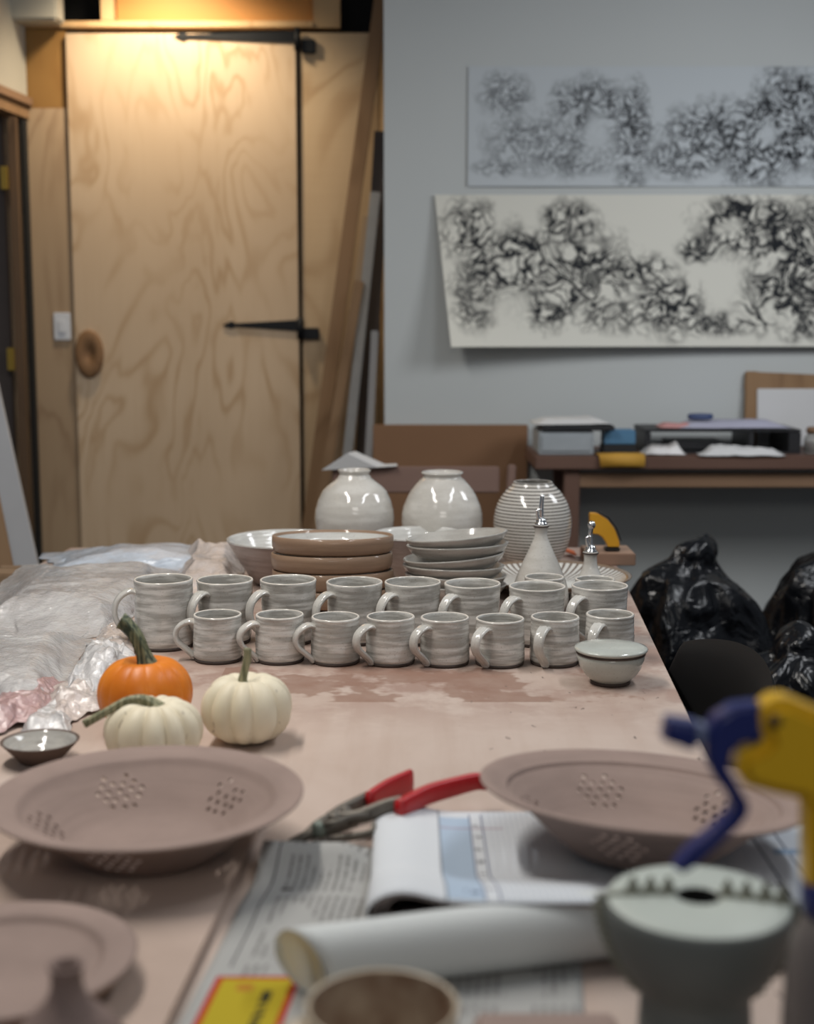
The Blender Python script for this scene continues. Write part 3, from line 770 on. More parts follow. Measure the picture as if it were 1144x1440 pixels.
# ------------------------------------------------------------------ mugs
def mug_profile(rt, rb, H, th=.0036, seed=0, bulge=.0):
    rn = random.Random(seed); out = []
    n = 46
    ph = rn.random() * 6
    for i in range(n + 1):
        t = i / n; z = .004 + t * (H - .004)
        r = rb + (rt - rb) * t + bulge * sin(pi * min(1, t * 1.3))
        if t < .08: r -= (.08 - t) / .08 * .003
        r += .00017 * sin(z * 2 * pi / .0098 + ph + 2 * sin(z * 90)) + .00010 * sin(z * 2 * pi / .0043 + ph * 2)
        if t > .93: r += (t - .93) / .07 * .0006
        out.append((r, z))
    inner = [(rt - th * .35, H + .0012), (rt - th * .8, H + .0006)]
    for i in range(n, 3, -2):
        t = i / n; z = .004 + t * (H - .004); r = rb + (rt - rb) * t + bulge * sin(pi * min(1, t * 1.3)) - th
        inner.append((r + .0004 * sin(z * 600), z))
    inner.append((rb * .75, .0085)); inner.append((0, .0085))
    return [(0, .004), (rb * .6, .004)] + out + inner
def strap(rtop, rbot, ztop, zbot, reach, w=.0098, t=.0045, tail=True):
    """pulled handle in the local XZ plane going to -X; returns verts, faces"""
    zm = (ztop + zbot) / 2; hh = (ztop - zbot)
    hm = ztop - zbot
    pts = [(-rtop + .004, 0, ztop - .003), (-rtop - reach * .22, 0, ztop + .0015), (-rtop - reach * .60, 0, ztop - hm * .045), (-rtop - reach * .90, 0, ztop - hm * .20), (-rtop - reach, 0, ztop - hm * .42),
           (-rtop - reach * .88, 0, ztop - hm * .63), (-rtop - reach * .55, 0, ztop - hm * .82), (-rbot - reach * .16, 0, zbot + hm * .03), (-rbot - .0005, 0, zbot - .004), (-rbot + .0015, 0, zbot - .0085)]
    path = cr(pts, 6)
    def sec(i, u):
        ww = w * (1.22 - .30 * min(1, u * 2.5)) * (1 if u < .88 else 1 - (u - .88) * 2.0); tt = t
        S = []
        K = 22
        for j in range(K):
            a = 2 * pi * j / K
            x = ww * cos(a); y = tt * sin(a)
            y *= 1 + .24 * cos(4 * pi * cos(a) * .75)
            S.append((x, y))
        return S
    return sweep_data(path, sec, Vector((0, 1, 0)))
def make_mug(kind, rt, rb, H, seed, reach, name='mug'):
    g = root(name, (0, 0, 0), 'x', 'mug')
    lathe('body', mug_profile(rt, rb, H, seed=seed, bulge=.0004), 'glaze', g, 72)
    lathe('rim', [(rt + .0004, H - .0006), (rt - .0004, H + .0014), (rt - .0028, H + .0013), (rt - .0034, H - .0004)], 'rim_line', g, 72, closed=True)
    lathe('foot_ring', [(rb - .010, 0), (rb - .003, 0), (rb - .0018, .0015), (rb - .0012, .0052), (rb - .010, .0052)], 'foot_clay', g, 48, closed=True)
    V, Fc = strap(rt - .002, rb, H * .84, H * .15, reach)
    link_mesh('handle', V, Fc, 'handle_glaze', g)
    return g
def tilt_none(): pass
mugA = make_mug('a', .0400, .0420, .078, 3, .0330)
mugB = make_mug('b', .0480, .0440, .100, 5, .034)
mugL = make_mug('l', .0500, .0500, .111, 9, .036)
mugC = make_mug('c', .0370, .0390, .092, 11, .028)
ords = ['first', 'second', 'third', 'fourth', 'fifth', 'sixth', 'seventh', 'eighth']
front = [(307, 936, 3), (394, 937, 24), (472, 939, 22), (549, 940, 38), (625, 941, 42), (702, 942, 52), (779, 941, 62), (856, 935, 58)]
ex = ['beside the lidded bowl, partly hidden by it', 'with its handle seen in profile, behind the right white pumpkin']
used = False
for i, (px, py, ang) in enumerate(front):
    f = onz(px, py, TZ); o = mugA if i == 0 else copy_tree(mugA)
    o.location = (f.x * (f.y + .042) / f.y, f.y + .042, TZ); o.rotation_euler = (0, 0, R(ang)); o.scale = (1, 1, 1 + .012 * sin(i * 2.3))
    lab = f'small ribbed grey-white mug, {ords[i]} from the left in the front row'
    if i == 7: lab = 'small grey-white mug at the right end of front row, half hidden by lidded bowl'
    if i == 0: lab = 'small grey-white mug with loop handle at the left end of the front row'
    tag(o, lab, 'mug', 'small mugs in the front row')
back = [(316, 815, 52), (405, 815, 40), (498, 818, 38), (580, 818, 46), (664, 820, 48), (755, 824, 40), (843, 823, 44)]
for i, (px, py, ang) in enumerate(back):
    Yb = 2.432 - (.0 if i != 5 else .012); p = at(px, py, Yb); o = mugB if i == 0 else copy_tree(mugB)
    h = p.z - TZ
    o.location = (p.x, Yb, TZ); o.rotation_euler = (0, 0, R(ang)); o.scale = (1.04, 1.04, h / .1005)
    lab = f'wide grey-white mug, {ords[i]} from the left after the tall mug in the second row'
    if i == 6: lab = 'wide grey-white mug at the right end of the second row'
    tag(o, lab, 'mug', 'wide mugs in the second row')
p = at(229.5, 814, 2.395); mugL.location = (p.x, 2.395, TZ); mugL.scale = (1.02, 1.02, (p.z - TZ) / .1115); mugL.rotation_euler = (0, 0, R(18))
tag(mugL, 'largest tall grey mug at the left end of the second row beside the plastic', 'mug')
for i, (px, py) in enumerate(((765, 811), (836, 814))):
    p = at(px, py, 2.580); o = mugC if i == 0 else copy_tree(mugC)
    o.location = (p.x, 2.580, TZ); o.rotation_euler = (0, 0, R(100 if i else 250)); o.scale = (1, 1, (p.z - TZ) / .0925)
    o.rotation_euler = (0, 0, R(-120))
    tag(o, ['small mug hidden behind the row, in front of the taller oil bottle', 'small mug hidden behind the row, in front of the shorter oil bottle'][i], 'mug', 'mugs hidden behind the second row')

# ------------------------------------------------------------------ lidded bowl
f = onz(862, 968, TZ); LB = (f.x, f.y + .033, TZ)
lb = root('lidded_bowl', (LB[0], LB[1], TZ), 'small round grey-white bowl with wide flat lid at the table edge', 'bowl')
lathe('bowl', [(0, .004), (.026, .004), (.031, .006), (.040, .014), (.0485, .027), (.0525, .040), (.0535, .050), (.0515, .0505), (.050, .040), (.045, .026), (.03, .010), (0, .008)], 'lid_glaze', lb, 72)
lathe('foot_ring', [(.022, 0), (.030, 0), (.0315, .002), (.0315, .006), (.022, .006)], 'foot_clay', lb, 48, closed=True)
lathe('rim_groove', [(.049, .0485), (.0545, .0485), (.0545, .0515), (.049, .0515)], 'foot_clay', lb, 64, closed=True)
lathe('lid', [(0, .052), (.054, .052), (.0575, .0545), (.0580, .0565), (.0565, .0585), (.050, .060), (.035, .0615), (.015, .0622), (0, .0624)], 'lid_glaze', lb, 72)

# ------------------------------------------------------------------ stacks
def plate_prof(r, h, th=.006):
    return [(0, .002), (r * .80, .002), (r * .93, .003), (r * .97, .008), (r, h * .55), (r, h * .9), (r - .001, h), (r - th * .7, h), (r - th, h * .9), (r - th * 1.1, .012), (r * .85, .0095), (0, .0085)]
YS = 2.73; p = at(467, 752, YS); zt = p.z - TZ - .0085; pitch = zt / 4
sx = p.x; KP = 171 / 2 / (F / (YS * cos(PITCH) + .45 * sin(PITCH))) / .115
labs = ['topmost brown-sided plate of the stack behind the mugs', 'second brown-sided plate from the top of its stack', 'third brown-sided plate from the top of its stack', 'lowest brown-sided plate of the stack behind the mugs']
protoP = None
for k in range(4):
    if protoP is None:
        g = root('walled_plate', (0, 0, 0), 'x', 'plate')
        lathe('plate_wall', [(0, 0), (.098, 0), (.108, .0015), (.1125, .006), (.1145, .014), (.1150, .024), (.1145, pitch - .001), (.1125, pitch + .0003), (.1105, pitch - .001), (.1085, .012), (.09, .0078), (0, .0078)], 'brown_clay', g, 96)
        lathe('glazed_inside', [(0, .0086), (.089, .0086), (.100, .0108), (.1045, .0145), (.1068, .020), (.1090, pitch - .005)], 'bowl_in', g, 96)
        protoP = g; o = g
    else: o = copy_tree(protoP)
    j = 3 - k
    o.location = (sx + [.001, -.001, .001, .0015][k] + (.002 if k == 3 else 0), YS, TZ + .0085 + pitch * j)
    o.rotation_euler = (R(-3.8), 0, 0); o.scale = (KP, KP, 1)
    tag(o, labs[k], 'plate', 'brown-sided plates in one stack')
def bowl(name, px, py, Y, R_, label, foot):
    p = at(px, py, Y); h = p.z - TZ
    g = root(name, (p.x, Y, TZ), label, 'bowl')
    o = []
    for i in range(31):
        t = i / 30; r = foot + (R_ - foot) * (t ** .82); r += .0006 * sin(t * h * 2 * pi / .009)
        o.append((r, .004 + t * (h - .004)))
    pr = [(0, .004)] + o + [(R_ - .002, h + .001), (R_ - .004, h)]
    lathe('outer_wall', pr, 'bowl_out', g, 96)
    ins = [(R_ + .0003, h - .002), (R_ - .0005, h + .0012), (R_ - .0035, h + .0008)] + [(r - .0045, z) for r, z in o[::-1][1:-2]] + [(0, .011)]
    lathe('glazed_inside', ins, 'bowl_in', g, 96)
    lathe('foot_ring', [(foot - .01, 0), (foot - .003, 0), (foot - .002, .005), (foot - .01, .005)], 'foot_clay', g, 48, closed=True)
bowl('serving_bowl', 404, 757, 2.99, 84 / 636, 'wide flared bowl with white inside, left behind the brown plate stack', .070)
bowl('serving_bowl', 589, 750, 3.04, 65 / 626, 'flared bowl with white inside between brown plates and the shallow dishes', .050)
# shallow dishes
YQ = 2.76; KQ = 70 / 686 / .0925; base = at(640, 790, YQ).x
g0 = root('shallow_dish', (0, 0, 0), 'x', 'dish')
r = .0925
lathe('dish_body', [(0, .002), (.045, .002), (.05, .003), (.075, .014), (.088, .0255), (.0925, .0335), (.0935, .036), (.0922, .0368), (.0905, .0355), (.086, .028), (.073, .0175), (.05, .0085), (0, .007)], 'plate_glaze', g0, 96)
lathe('foot_ring', [(.036, 0), (.043, 0), (.044, .0025), (.036, .0025)], 'foot_clay', g0, 48, closed=True)
tops = [(644, 766, (0, -4.0)), (644, 777, (0, -1.5)), (640, 793, (1, -3.6)), (637, 806, (0, .5)), (640, 815, (0, 1)), (640, 824, (0, .5))]
names6 = ['topmost', 'second from top', 'third from top', 'fourth from top', 'fifth from top', 'lowest']
zz = [.1030, .0850, .0620, .0420, .0230, .0042]
for k in range(6):
    o = g0 if k == 0 else copy_tree(g0)
    px, py, (rx, ry) = tops[k]
    o.location = (at(px, 790, YQ).x, YQ, TZ + zz[k]); o.rotation_euler = (R(rx - 3), R(ry * 1.35), 0); o.scale = (KQ, KQ, KQ)
    tag(o, f'shallow grey-white glazed dish, {names6[k]} of the stack between bowl and oil bottle', 'dish', 'shallow dishes in one stack')

# ------------------------------------------------------------------ vases
KV = 55.5 / 598 / .0825
def vase(name, px, pyr, Y, prof, mat, label, rimmat='foot_clay'):
    p = at(px, pyr, Y); H = p.z - TZ
    g = root(name, (p.x, Y, TZ), label, 'vase')
    pts = cr([(r * KV, 0, z * H) for r, z in prof], 6)
    out = [(q.x + .00035 * sin(q.z * 2 * pi / .008), q.z) for q in pts]
    rn = out[-1][0]
    inn = [(rn - .003, H + .0015), (rn - .006, H)] + [(max(.002, q[0] - .006), q[1]) for q in out[::-1][2:-8]] + [(0, .01)]
    lathe('body', [(0, .002)] + out + inn, mat, g, 96)
    lathe('foot_ring', [(out[0][0] - .012, 0), (out[0][0] - .004, 0), (out[0][0] - .002, .004), (out[0][0] - .012, .004)], 'foot_clay', g, 48, closed=True)
    return g
vp = [(.046, .012), (.062, .10), (.0765, .28), (.0825, .48), (.0790, .63), (.0650, .79), (.0450, .90), (.0365, .945), (.0355, .965), (.0385, .985), (.0395, 1.0)]
vp1 = [(r * (1 if z < .9 else .87), z) for r, z in vp]
vase('round_vase', 498, 661, 3.22, vp1, 'vase_glaze', 'glossy pale round vase at left, its rim below the white paper')
vase('round_vase', 621.5, 664, 3.22, [(r * (1 if z < .9 else 1.08) * 1.02, z) for r, z in vp], 'vase_glaze', 'glossy pale round vase in the middle, behind the flared bowl')
vp3 = [(.042, .012), (.058, .08), (.073, .24), (.0800, .44), (.0805, .58), (.0735, .74), (.0600, .87), (.0465, .95), (.0415, .985), (.0415, 1.0)]
vase('striped_vase', 749, 678, 3.205, vp3, 'stripe_glaze', 'white vase ringed with thin dark horizontal stripes')

# fluted platter
p = at(775, 803, 2.935)
fp = root('fluted_platter', (p.x, 2.935, TZ), 'white platter with dark radiating flutes behind the oil bottles', 'platter'); KF = 110 / 652 / .158; fp.scale = (KF, KF, KF)
def flute(a, r, z, i): return (r, z + (.0006 * sin(64 * a + 30 * r) if .03 < r < .149 and z > .005 else 0))
lathe('platter_body', [(0, .003), (.07, .003), (.12, .010), (.150, .021), (.158, .026), (.160, .0285), (.157, .030), (.150, .0265), (.135, .0195), (.11, .0125), (.08, .009), (.04, .008), (0, .008)], 'fluted_glaze', fp, 256, flute)
lathe('foot_ring', [(.058, 0), (.068, 0), (.07, .004), (.058, .004)], 'foot_clay', fp, 48, closed=True)

# oil bottles
def cruet(px, pyn, Y, rb, label, knob):
    p = at(px, pyn, Y); H = p.z - TZ
    g = root('oil_bottle', (p.x, Y, TZ), label, 'bottle')
    pr = cr([(rb * .88, 0, .003), (rb, 0, H * .10), (rb * .97, 0, H * .28), (rb * .70, 0, H * .52), (rb * .40, 0, H * .74), (.0128, 0, H * .88), (.0132, 0, H * .96), (.0155, 0, H)], 7)
    lathe('bottle_body', [(0, .003)] + [(q.x, q.z) for q in pr] + [(.0135, H + .0015), (.009, H + .0005), (.0085, H - .02), (0, H - .02)], 'vase_glaze', g, 72)
    lathe('rim_band', [(.0153, H - .0025), (.0163, H - .0015), (.0163, H + .0005), (.0150, H + .001)], 'foot_clay', g, 48, closed=True)
    lathe('stopper', [(0, H), (.0120, H), (.0128, H + .002), (.0128, H + .005), (.0100, H + .006), (.0105, H + .011), (.0090, H + .0125), (.0060, H + .016), (0, H + .017)], 'chrome', g, 32)
    if knob:
        tube('spout', cr([(0, 0, H + .012), (-.001, 0, H + .035), (.001, 0, H + .050)], 6), .0042, 'chrome', g, 14)
        lathe('spout_cap', [(0, -.009), (.006, -.006), (.0082, 0), (.006, .006), (0, .009)], 'chrome', g, 24, loc=(.001, 0, H + .055))
    else:
        tube('spout', cr([(0, 0, H + .012), (0, 0, H + .04), (.0015, 0, H + .060)], 6), lambda t: .0047 * (1 - .12 * t), 'chrome', g, 14)
    tube('air_tube', cr([(-.004, -.006, H + .010), (-.0085, -.006, H + .022), (-.009, -.006, H + .032)], 5), .0030, 'chrome', g, 10)
    tube('cap_arm', cr([(-.009, -.006, H + .030), (-.004, -.006, H + .033), (.0, -.005, H + .030)], 5), .0022, 'chrome', g, 8)
cruet(760.5, 739, 2.70, 39 / 700, 'taller grey-white oil bottle with a slanted chrome pourer', False)
cruet(830, 777, 2.70, 27 / 700, 'shorter grey-white oil bottle with round-tipped chrome pourer', True)

# wood block and amber tool at the far right corner
p = at(864, 790, 3.80)
tag(box('wood_block', (.115, .13, .028), (at(856, 790, 3.24).x, 3.27, TZ + .0145), 'wood_block', bev=.002), 'flat brown wood block at the far right corner of the table', 'wood block')
tg = root('hand_tool', (at(854, 780, 3.24).x, 3.25, TZ + .029), 'curved amber-yellow tool with black base standing on the wood block', 'tool')
s = 1 / 590
pts = [(-26, 54), (-14, 53), (0, 44), (10, 30), (16, 14), (17, 6), (0, 6), (-2, 12), (-8, 20), (-14, 24), (-24, 25)]
bm = bmesh.new()
vs = [bm.verts.new((x * s, -.011, z * s)) for x, z in pts]; fc = bm.faces.new(vs)
ext = bmesh.ops.extrude_face_region(bm, geom=[fc]); bmesh.ops.translate(bm, vec=(0, .022, 0), verts=[v for v in ext['geom'] if isinstance(v, bmesh.types.BMVert)])
bmesh.ops.bevel(bm, geom=list(bm.edges), offset=.002, segments=2, affect='EDGES')
link_bm('tool_handle', bm, 'yellow_tool', tg)
box('tool_base', (.036, .03, .008), (.011, 0, .005), 'dark_plastic', tg, .002)
o = prism('edge_strip', [(x * s, z * s) for x, z in [(-14, 55), (0, 46.5), (11, 32), (18, 14), (19.5, 14.5), (12.5, 33), (1, 48), (-13.5, 56.5)]], -.008, .008, 'dark_plastic', tg)
tag(box('orange_card', (.03, .05, .004), (at(800, 778, 3.35).x, 3.345, TZ + .012), 'red', bev=.001, rot=(0, R(20), 0)), 'small orange-red scrap behind the striped vase', 'scrap')
bpy.data.objects['orange_card'].data.materials[0] = m_plain('orange_scrap', (.55, .12, .03), .6)

# ------------------------------------------------------------------ pumpkins
def pumpkin(name, px, Y, wpx, hfac, ribs, depth, mat, label, stem, stemmat, rz=0, seed=0, srad=None, tilt=(0, 0)):
    K_ = ks(Y); Y = ty(Y); stem = [tuple(c * K_ for c in q) for q in stem]; sr0 = srad; srad = lambda t: sr0(t) * K_
    sc = F / (Y * cos(PITCH) + (CAMZ - TZ - .05) * sin(PITCH)); rr = wpx / 2 / sc; X = (px - 572) / sc
    g = root(name, (X, Y, TZ), label, 'pumpkin')
    H = rr * 2 * hfac; n = 40; prof = []
    for i in range(n + 1):
        t = -pi / 2 + pi * i / n
        r = rr * (abs(cos(t)) ** .78); z = H / 2 + (H / 2) * (sin(t) * (1 - .0) if True else 0)
        dimp = math.exp(-(r / (rr * .34)) ** 2)
        if t > 0: z -= dimp * H * .13
        else: z += dimp * H * .10
        prof.append((r if 0 < i < n else 0, z))
    rn = random.Random(seed); offs = [rn.uniform(-.12, .12) for _ in range(ribs)]
    def rf(a, r, z, i):
        k = a / (2 * pi) * ribs; c = k % 1.0
        groove = (abs(sin(pi * (k + .12 * sin(a * 3 + seed))))) ** .55
        f = 1 - depth * (1 - groove) * min(1, r / (rr * .35))
        return r * f * (1 + .015 * sin(2 * a + seed)), z + (depth * .22 * (groove - .6) * rr * (1 if z > H * .6 else 0))
    lathe('rind', prof, mat, g, 192, rf)
    path = cr(stem, 8); K = 15
    V, Fc = sweep_data(path, lambda i, t: [((srad(t) * (1 + .16 * cos(5 * 2 * pi * j / 20))) * cos(2 * pi * j / 20), (srad(t) * (1 + .16 * cos(5 * 2 * pi * j / 20))) * sin(2 * pi * j / 20)) for j in range(20)], Vector((.1, 1, .05)))
    st = link_mesh('stem', V, Fc, stemmat, g)
    g.rotation_euler = (0, 0, 0)
    return g
pumpkin('orange_pumpkin', 204, 2.635, 131, .80, 14, .035, 'orange', 'orange pumpkin with thick dark green stem behind the white pumpkin',
        [(.004, 0, .088), (.002, 0, .100), (-.004, 0, .120), (-.013, 0, .142), (-.026, 0, .158), (-.034, 0, .163)], 'stem_dark', seed=1,
        srad=lambda t: .0100 + .0135 * max(0, 1 - t / .40) ** 1.6 + .0022 * max(0, t - .75) * 4)
pumpkin('white_pumpkin', 216, 2.470, 141, .68, 11, .20, 'cream', 'white pumpkin with long stem drooping left, in front of the orange pumpkin',
        [(.004, 0, .079), (-.003, 0, .087), (-.016, -.004, .0945), (-.036, -.008, .093), (-.062, -.014, .080), (-.092, -.02, .064)], 'stem_olive', seed=3,
        srad=lambda t: .0095 * (1 - t) ** 3 + .0042 + .0012 * t)
pumpkin('white_pumpkin', 347, 2.575, 131, .74, 10, .17, 'cream', 'white pumpkin with short upright stem, right of the other two pumpkins',
        [(-.006, 0, .080), (-.006, 0, .092), (-.002, 0, .108), (.001, 0, .122), (.002, 0, .138)], 'stem_olive', seed=5,
        srad=lambda t: .0055 * (1 - t) ** 5 + .0046 + .0008 * t)

# small dish left
f = onz(57, 1089, TZ)
sd = root('small_dish', (at(57, 1060, ty(2.485)).x, ty(2.485), TZ), 'small dark clay dish with pale ringed glaze inside, left of pumpkins', 'dish'); sd.scale = (ks(2.485),) * 3
lathe('dish_wall', [(0, 0), (.026, 0), (.029, .003), (.040, .015), (.0525, .029), (.0545, .031), (.0525, .0318), (.048, .027), (.034, .014), (.022, .009), (0, .008)], 'foot_clay', sd, 64)
lathe('glazed_inside', [(0, .0090), (.012, .0088), (.014, .0100), (.019, .0092), (.0235, .0108), (.0250, .0130), (.0300, .0140), (.0345, .0165), (.0360, .0190), (.0405, .0212), (.0440, .0240), (.0455, .0262), (.0500, .0300)], 'plate_glaze', sd, 64)
bpy.data.objects['small_dish'].children[0].data.materials[0] = m_plain('dark_brown_clay', (.10, .065, .05), .75, .2)

# ------------------------------------------------------------------ colanders
KC = ks(2.105)
def colander(X, Y, z, R_, label, start, rot=(0, 0, 0), rings=False, mat='clay'):
    k = R_ / .187
    o_ = [(.078, .0), (.084, .001), (.088, .005), (.105, .018), (.125, .036), (.143, .052), (.150, .057), (.165, .0615), (.183, .0675), (.1868, .0700), (.1870, .0720), (.1850, .0733)]
    i_ = [(.180, .0728), (.168, .0698), (.1560, .0668), (.1530, .0650), (.1500, .0610), (.142, .0540), (.125, .0425), (.106, .0255), (.090, .0140), (.078, .0095), (.05, .0080)]
    if rings: i_ = [(.180, .0730), (.168, .0690), (.160, .0655), (.1560, .0645), (.1530, .0600), (.148, .0585), (.1435, .0535), (.139, .0525), (.134, .0470), (.125, .0425), (.106, .0255), (.090, .0140), (.078, .0095), (.05, .0080)]
    prof = [(0, .002), (.070, .002)] + o_ + i_ + [(0, .0075)]
    V, Fc = lathe_data([(r * k, zz * k) for r, zz in prof], 96)
    g = root('colander', (X, Y, z), label, 'colander'); g.rotation_euler = rot
    ob = link_mesh('colander_body', V, Fc, mat, g)
    cut = bmesh.new()
    p0 = Vector((.121 * k, 0, .0356 * k)); sl = Vector((.037, 0, .033)).normalized(); nn = Vector((-sl.z, 0, sl.x))
    hexs = []
    for a in range(-3, 4):
        for b in range(-3, 4):
            u, v = a + .5 * b, b * .866
            if u * u + v * v <= 5.2: hexs.append((u * .0142, v * .0132))
    rn = random.Random(5)
    for c in range(5):
        A = R(start + 72 * c)
        for (u, v) in hexs:
            if rn.random() < .06: continue
            u += rn.uniform(-.0012, .0012); v += rn.uniform(-.0012, .0012)
            pos = p0 + sl * v; pos.y = u
            q = nn.to_track_quat('Z', 'Y').to_matrix().to_4x4()
            mt = Matrix.Rotation(A, 4, 'Z') @ Matrix.Translation(pos) @ q
            bmesh.ops.create_cone(cut, segments=10, radius1=.0035, radius2=.0035, depth=.05, cap_ends=True, matrix=mt)
    cm = bpy.data.meshes.new('cut'); cut.to_mesh(cm); cut.free(); co = bpy.data.objects.new('cut', cm); COL.objects.link(co)
    g.rotation_euler = (0, 0, 0); g.location = (0, 0, 0)
    bo = ob.modifiers.new('b', 'BOOLEAN'); bo.object = co; bo.operation = 'DIFFERENCE'; bo.solver = 'EXACT'
    bpy.context.view_layer.update()
    dg = bpy.context.evaluated_depsgraph_get(); me = bpy.data.meshes.new_from_object(ob.evaluated_get(dg))
    ob.modifiers.clear(); ob.data = me; me.materials.clear(); me.materials.append(M[mat])
    bpy.data.objects.remove(co)
    for p_ in me.polygons: p_.use_smooth = True
    me.set_sharp_from_angle(angle=R(38))
    g.location = (X, Y, z); g.rotation_euler = rot; g.scale = (KC, KC, KC)
    return g
colander(at(208, 1137, ty(2.11)).x, ty(2.11), TZ + .0125, .187, 'large unglazed clay colander at left on the ware board', 46, mat='clay')
BZ = TZ + .0235
colander(at(899, 1120, ty(2.08)).x, ty(2.08), TZ + .0235, .1930, 'unglazed clay colander at right, resting tilted on the printed paper', 33, rot=(R(-4.6), R(3.6), 0), rings=True)

# large plate and small-necked bottle at left foreground
lp = root('large_plate', (at(2, 1335, ty(1.735)).x, ty(1.735), TZ + .0125), 'wide unglazed clay plate at the lower left corner on ware board', 'plate'); lp.scale = (ks(1.735),) * 3
lathe('plate_body', [(0, 0), (.085, 0), (.10, .004), (.125, .020), (.1335, .030), (.1345, .033), (.131, .0348), (.118, .0335), (.106, .0325), (.101, .0310), (.0985, .0260), (.094, .0235), (.06, .0185), (0, .018)], 'clay', lp, 96)
YB_ = .935; p = at(93, 1357, YB_)
nb = root('narrow_neck_bottle', (p.x, YB_, TZ + .0125), 'small unglazed clay bottle with a narrow neck at bottom left', 'bottle')
h = (p.z - TZ - .0125) / .75; nb.scale = (.75, .75, .75)
lathe('bottle_body', [(0, 0), (.034, 0), (.046, .008), (.055, .030), (.056, h - .085), (.052, h - .072), (.043, h - .058), (.031, h - .046), (.0200, h - .034), (.0160, h - .024), (.0148, h - .014), (.0152, h - .006), (.0175, h - .001), (.0172, h + .001), (.0145, h + .0012), (.0112, h - .002), (.0100, h - .02), (.015, h - .04), (0, h - .06)], 'clay_dark', nb, 72)

# ------------------------------------------------------------------ newspaper and form
_a, _b = onz(252, 1440, TZ), onz(378, 1203, TZ)
NSL = (_b.x - _a.x) / (_b.y - _a.y); NY = .90; NX = _a.x - (_a.y - NY) * NSL; NL = _b.y + .012 - NY
V, Fc = [], []; nx, ny = 40, 80
for j in range(ny + 1):
    for i in range(nx + 1):
        u, v = i / nx, j / ny
        x = u * .33; y = v * NL
        curl = math.exp(-((v - .925) / .055) ** 2)
        fl_ = 1 - min(1, max(0, (u - .27) / .10)); rise = .024 * curl * fl_ * (1 - .35 * u) + .004 * fl_ * math.exp(-((v - .72) / .05) ** 2)
        rise += .0012 * fl_ * (1 + noise.noise(Vector((x * 12, y * 12, 1))))
        V.append((x + NSL * y, y, .0008 + rise))
for j in range(ny):
    for i in range(nx): a = j * (nx + 1) + i; Fc.append((a, a + 1, a + nx + 2, a + nx + 1))
o = link_mesh('newspaper', V, Fc, 'newsprint', loc=(NX, NY, TZ)); s = o.modifiers.new('s', 'SOLIDIFY'); s.thickness = .0006; s.offset = 1
tag(o, 'printed newspaper sheet with a yellow advert, left of the white booklet', 'newspaper')
# booklet of printed forms folded over on itself, its near edge draped over the paper roll
BX, BY, BL = -.035, 1.155, .355
def lift(y):
    t = min(1, max(0, (.185 - y) / .165)); return .046 * (t * t * (3 - 2 * t) * .5 + t * .5 * min(1, t * 4))
def top_z(x, y):
    hump = .010 * math.exp(-((x - .032) / .030) ** 2)
    return .0170 + hump + lift(y) * (1 if x < .2 else max(.0, 1 - (x - .2) / .14))
def bot_z(x, y): return .0016 + lift(y) * .93 * min(1, .35 + x / .10) * (1 if x < .2 else max(.0, 1 - (x - .2) / .14))
def booklet_sheet(name, ins, zo, mat, th, xmax):
    V, Fc = [], []; n = 30
    for j in range(n + 1):
        y = BL * j / n + (ins * .25); row = []
        for i in range(14):
            x = .30 - .268 * i / 13; row.append((x, y, bot_z(x, y) + zo * .6))
        zb_, zt_ = bot_z(.032, y) + zo * .6, top_z(.032, y) - zo
        for i in range(1, 14):
            a = -pi / 2 - pi * i / 14; rz_ = (zt_ - zb_) / 2
            row.append((.032 + (.033 - ins) * cos(a), y, zb_ + rz_ + rz_ * sin(a)))
        for i in range(44):
            x = .032 + (xmax - .032) * i / 43; row.append((x, y, top_z(x, y) - zo))
        V += row; W_ = len(row)
    for j in range(n):
        for i in range(W_ - 1): a = j * W_ + i; Fc.append((a, a + 1, a + W_ + 1, a + W_))
    o = link_mesh(name, V, Fc, mat, bk); s = o.modifiers.new('s', 'SOLIDIFY'); s.thickness = th; s.offset = 0
bk = root('form_booklet', (BX, BY, TZ), 'white folded booklet of printed forms with blue column under right colander', 'booklet')
booklet_sheet('cover_sheet', 0, 0, 'form', .0008, .52)
for ins, zo in ((.005, .0016), (.010, .0034), (.016, .0052)): booklet_sheet('inner_page', ins, zo, 'page_edge', .0007, .46)

# white paper roll
A = Vector((-.108, 1.107, TZ + .0300)); B = Vector((.190, 1.185, TZ + .0325))
ax = (B - A); L = ax.length
rl = root('paper_roll', (A.x, A.y, TZ), 'slightly crushed roll of white paper lying behind the cream mug', 'paper roll')
def roll_r(t): return .0290 + .002 * t
V, Fc = [], []; NS, NA = 20, 64
sd_ = Vector((0, 0, 1)).cross(ax.normalized()).normalized(); upv = ax.normalized().cross(sd_)
axn = ax.normalized()
def oblique(of, t):
    return .036 * (of.normalized().dot(Vector((.25, -.93, -.25))) + 1) / 2 * max(0, 1 - t / .35)
for i in range(NS + 1):
    t = i / NS; c_ = A + ax * t
    for j in range(NA + 1):
        a = 2 * pi * 1.12 * j / NA - .5; q = 1 - .05 * j / NA
        r_ = roll_r(t) * q
        of = sd_ * (r_ * .86 * cos(a)) + upv * (r_ * sin(a) * 1.02)
        V.append(c_ + of + axn * oblique(of, t) - Vector((A.x, A.y, TZ)))
for i in range(NS):
    for j in range(NA): a = i * (NA + 1) + j; Fc.append((a, a + 1, a + NA + 2, a + NA + 1))
o = link_mesh('outer_sheet', V, Fc, 'roll', rl); s = o.modifiers.new('s', 'SOLIDIFY'); s.thickness = .0015
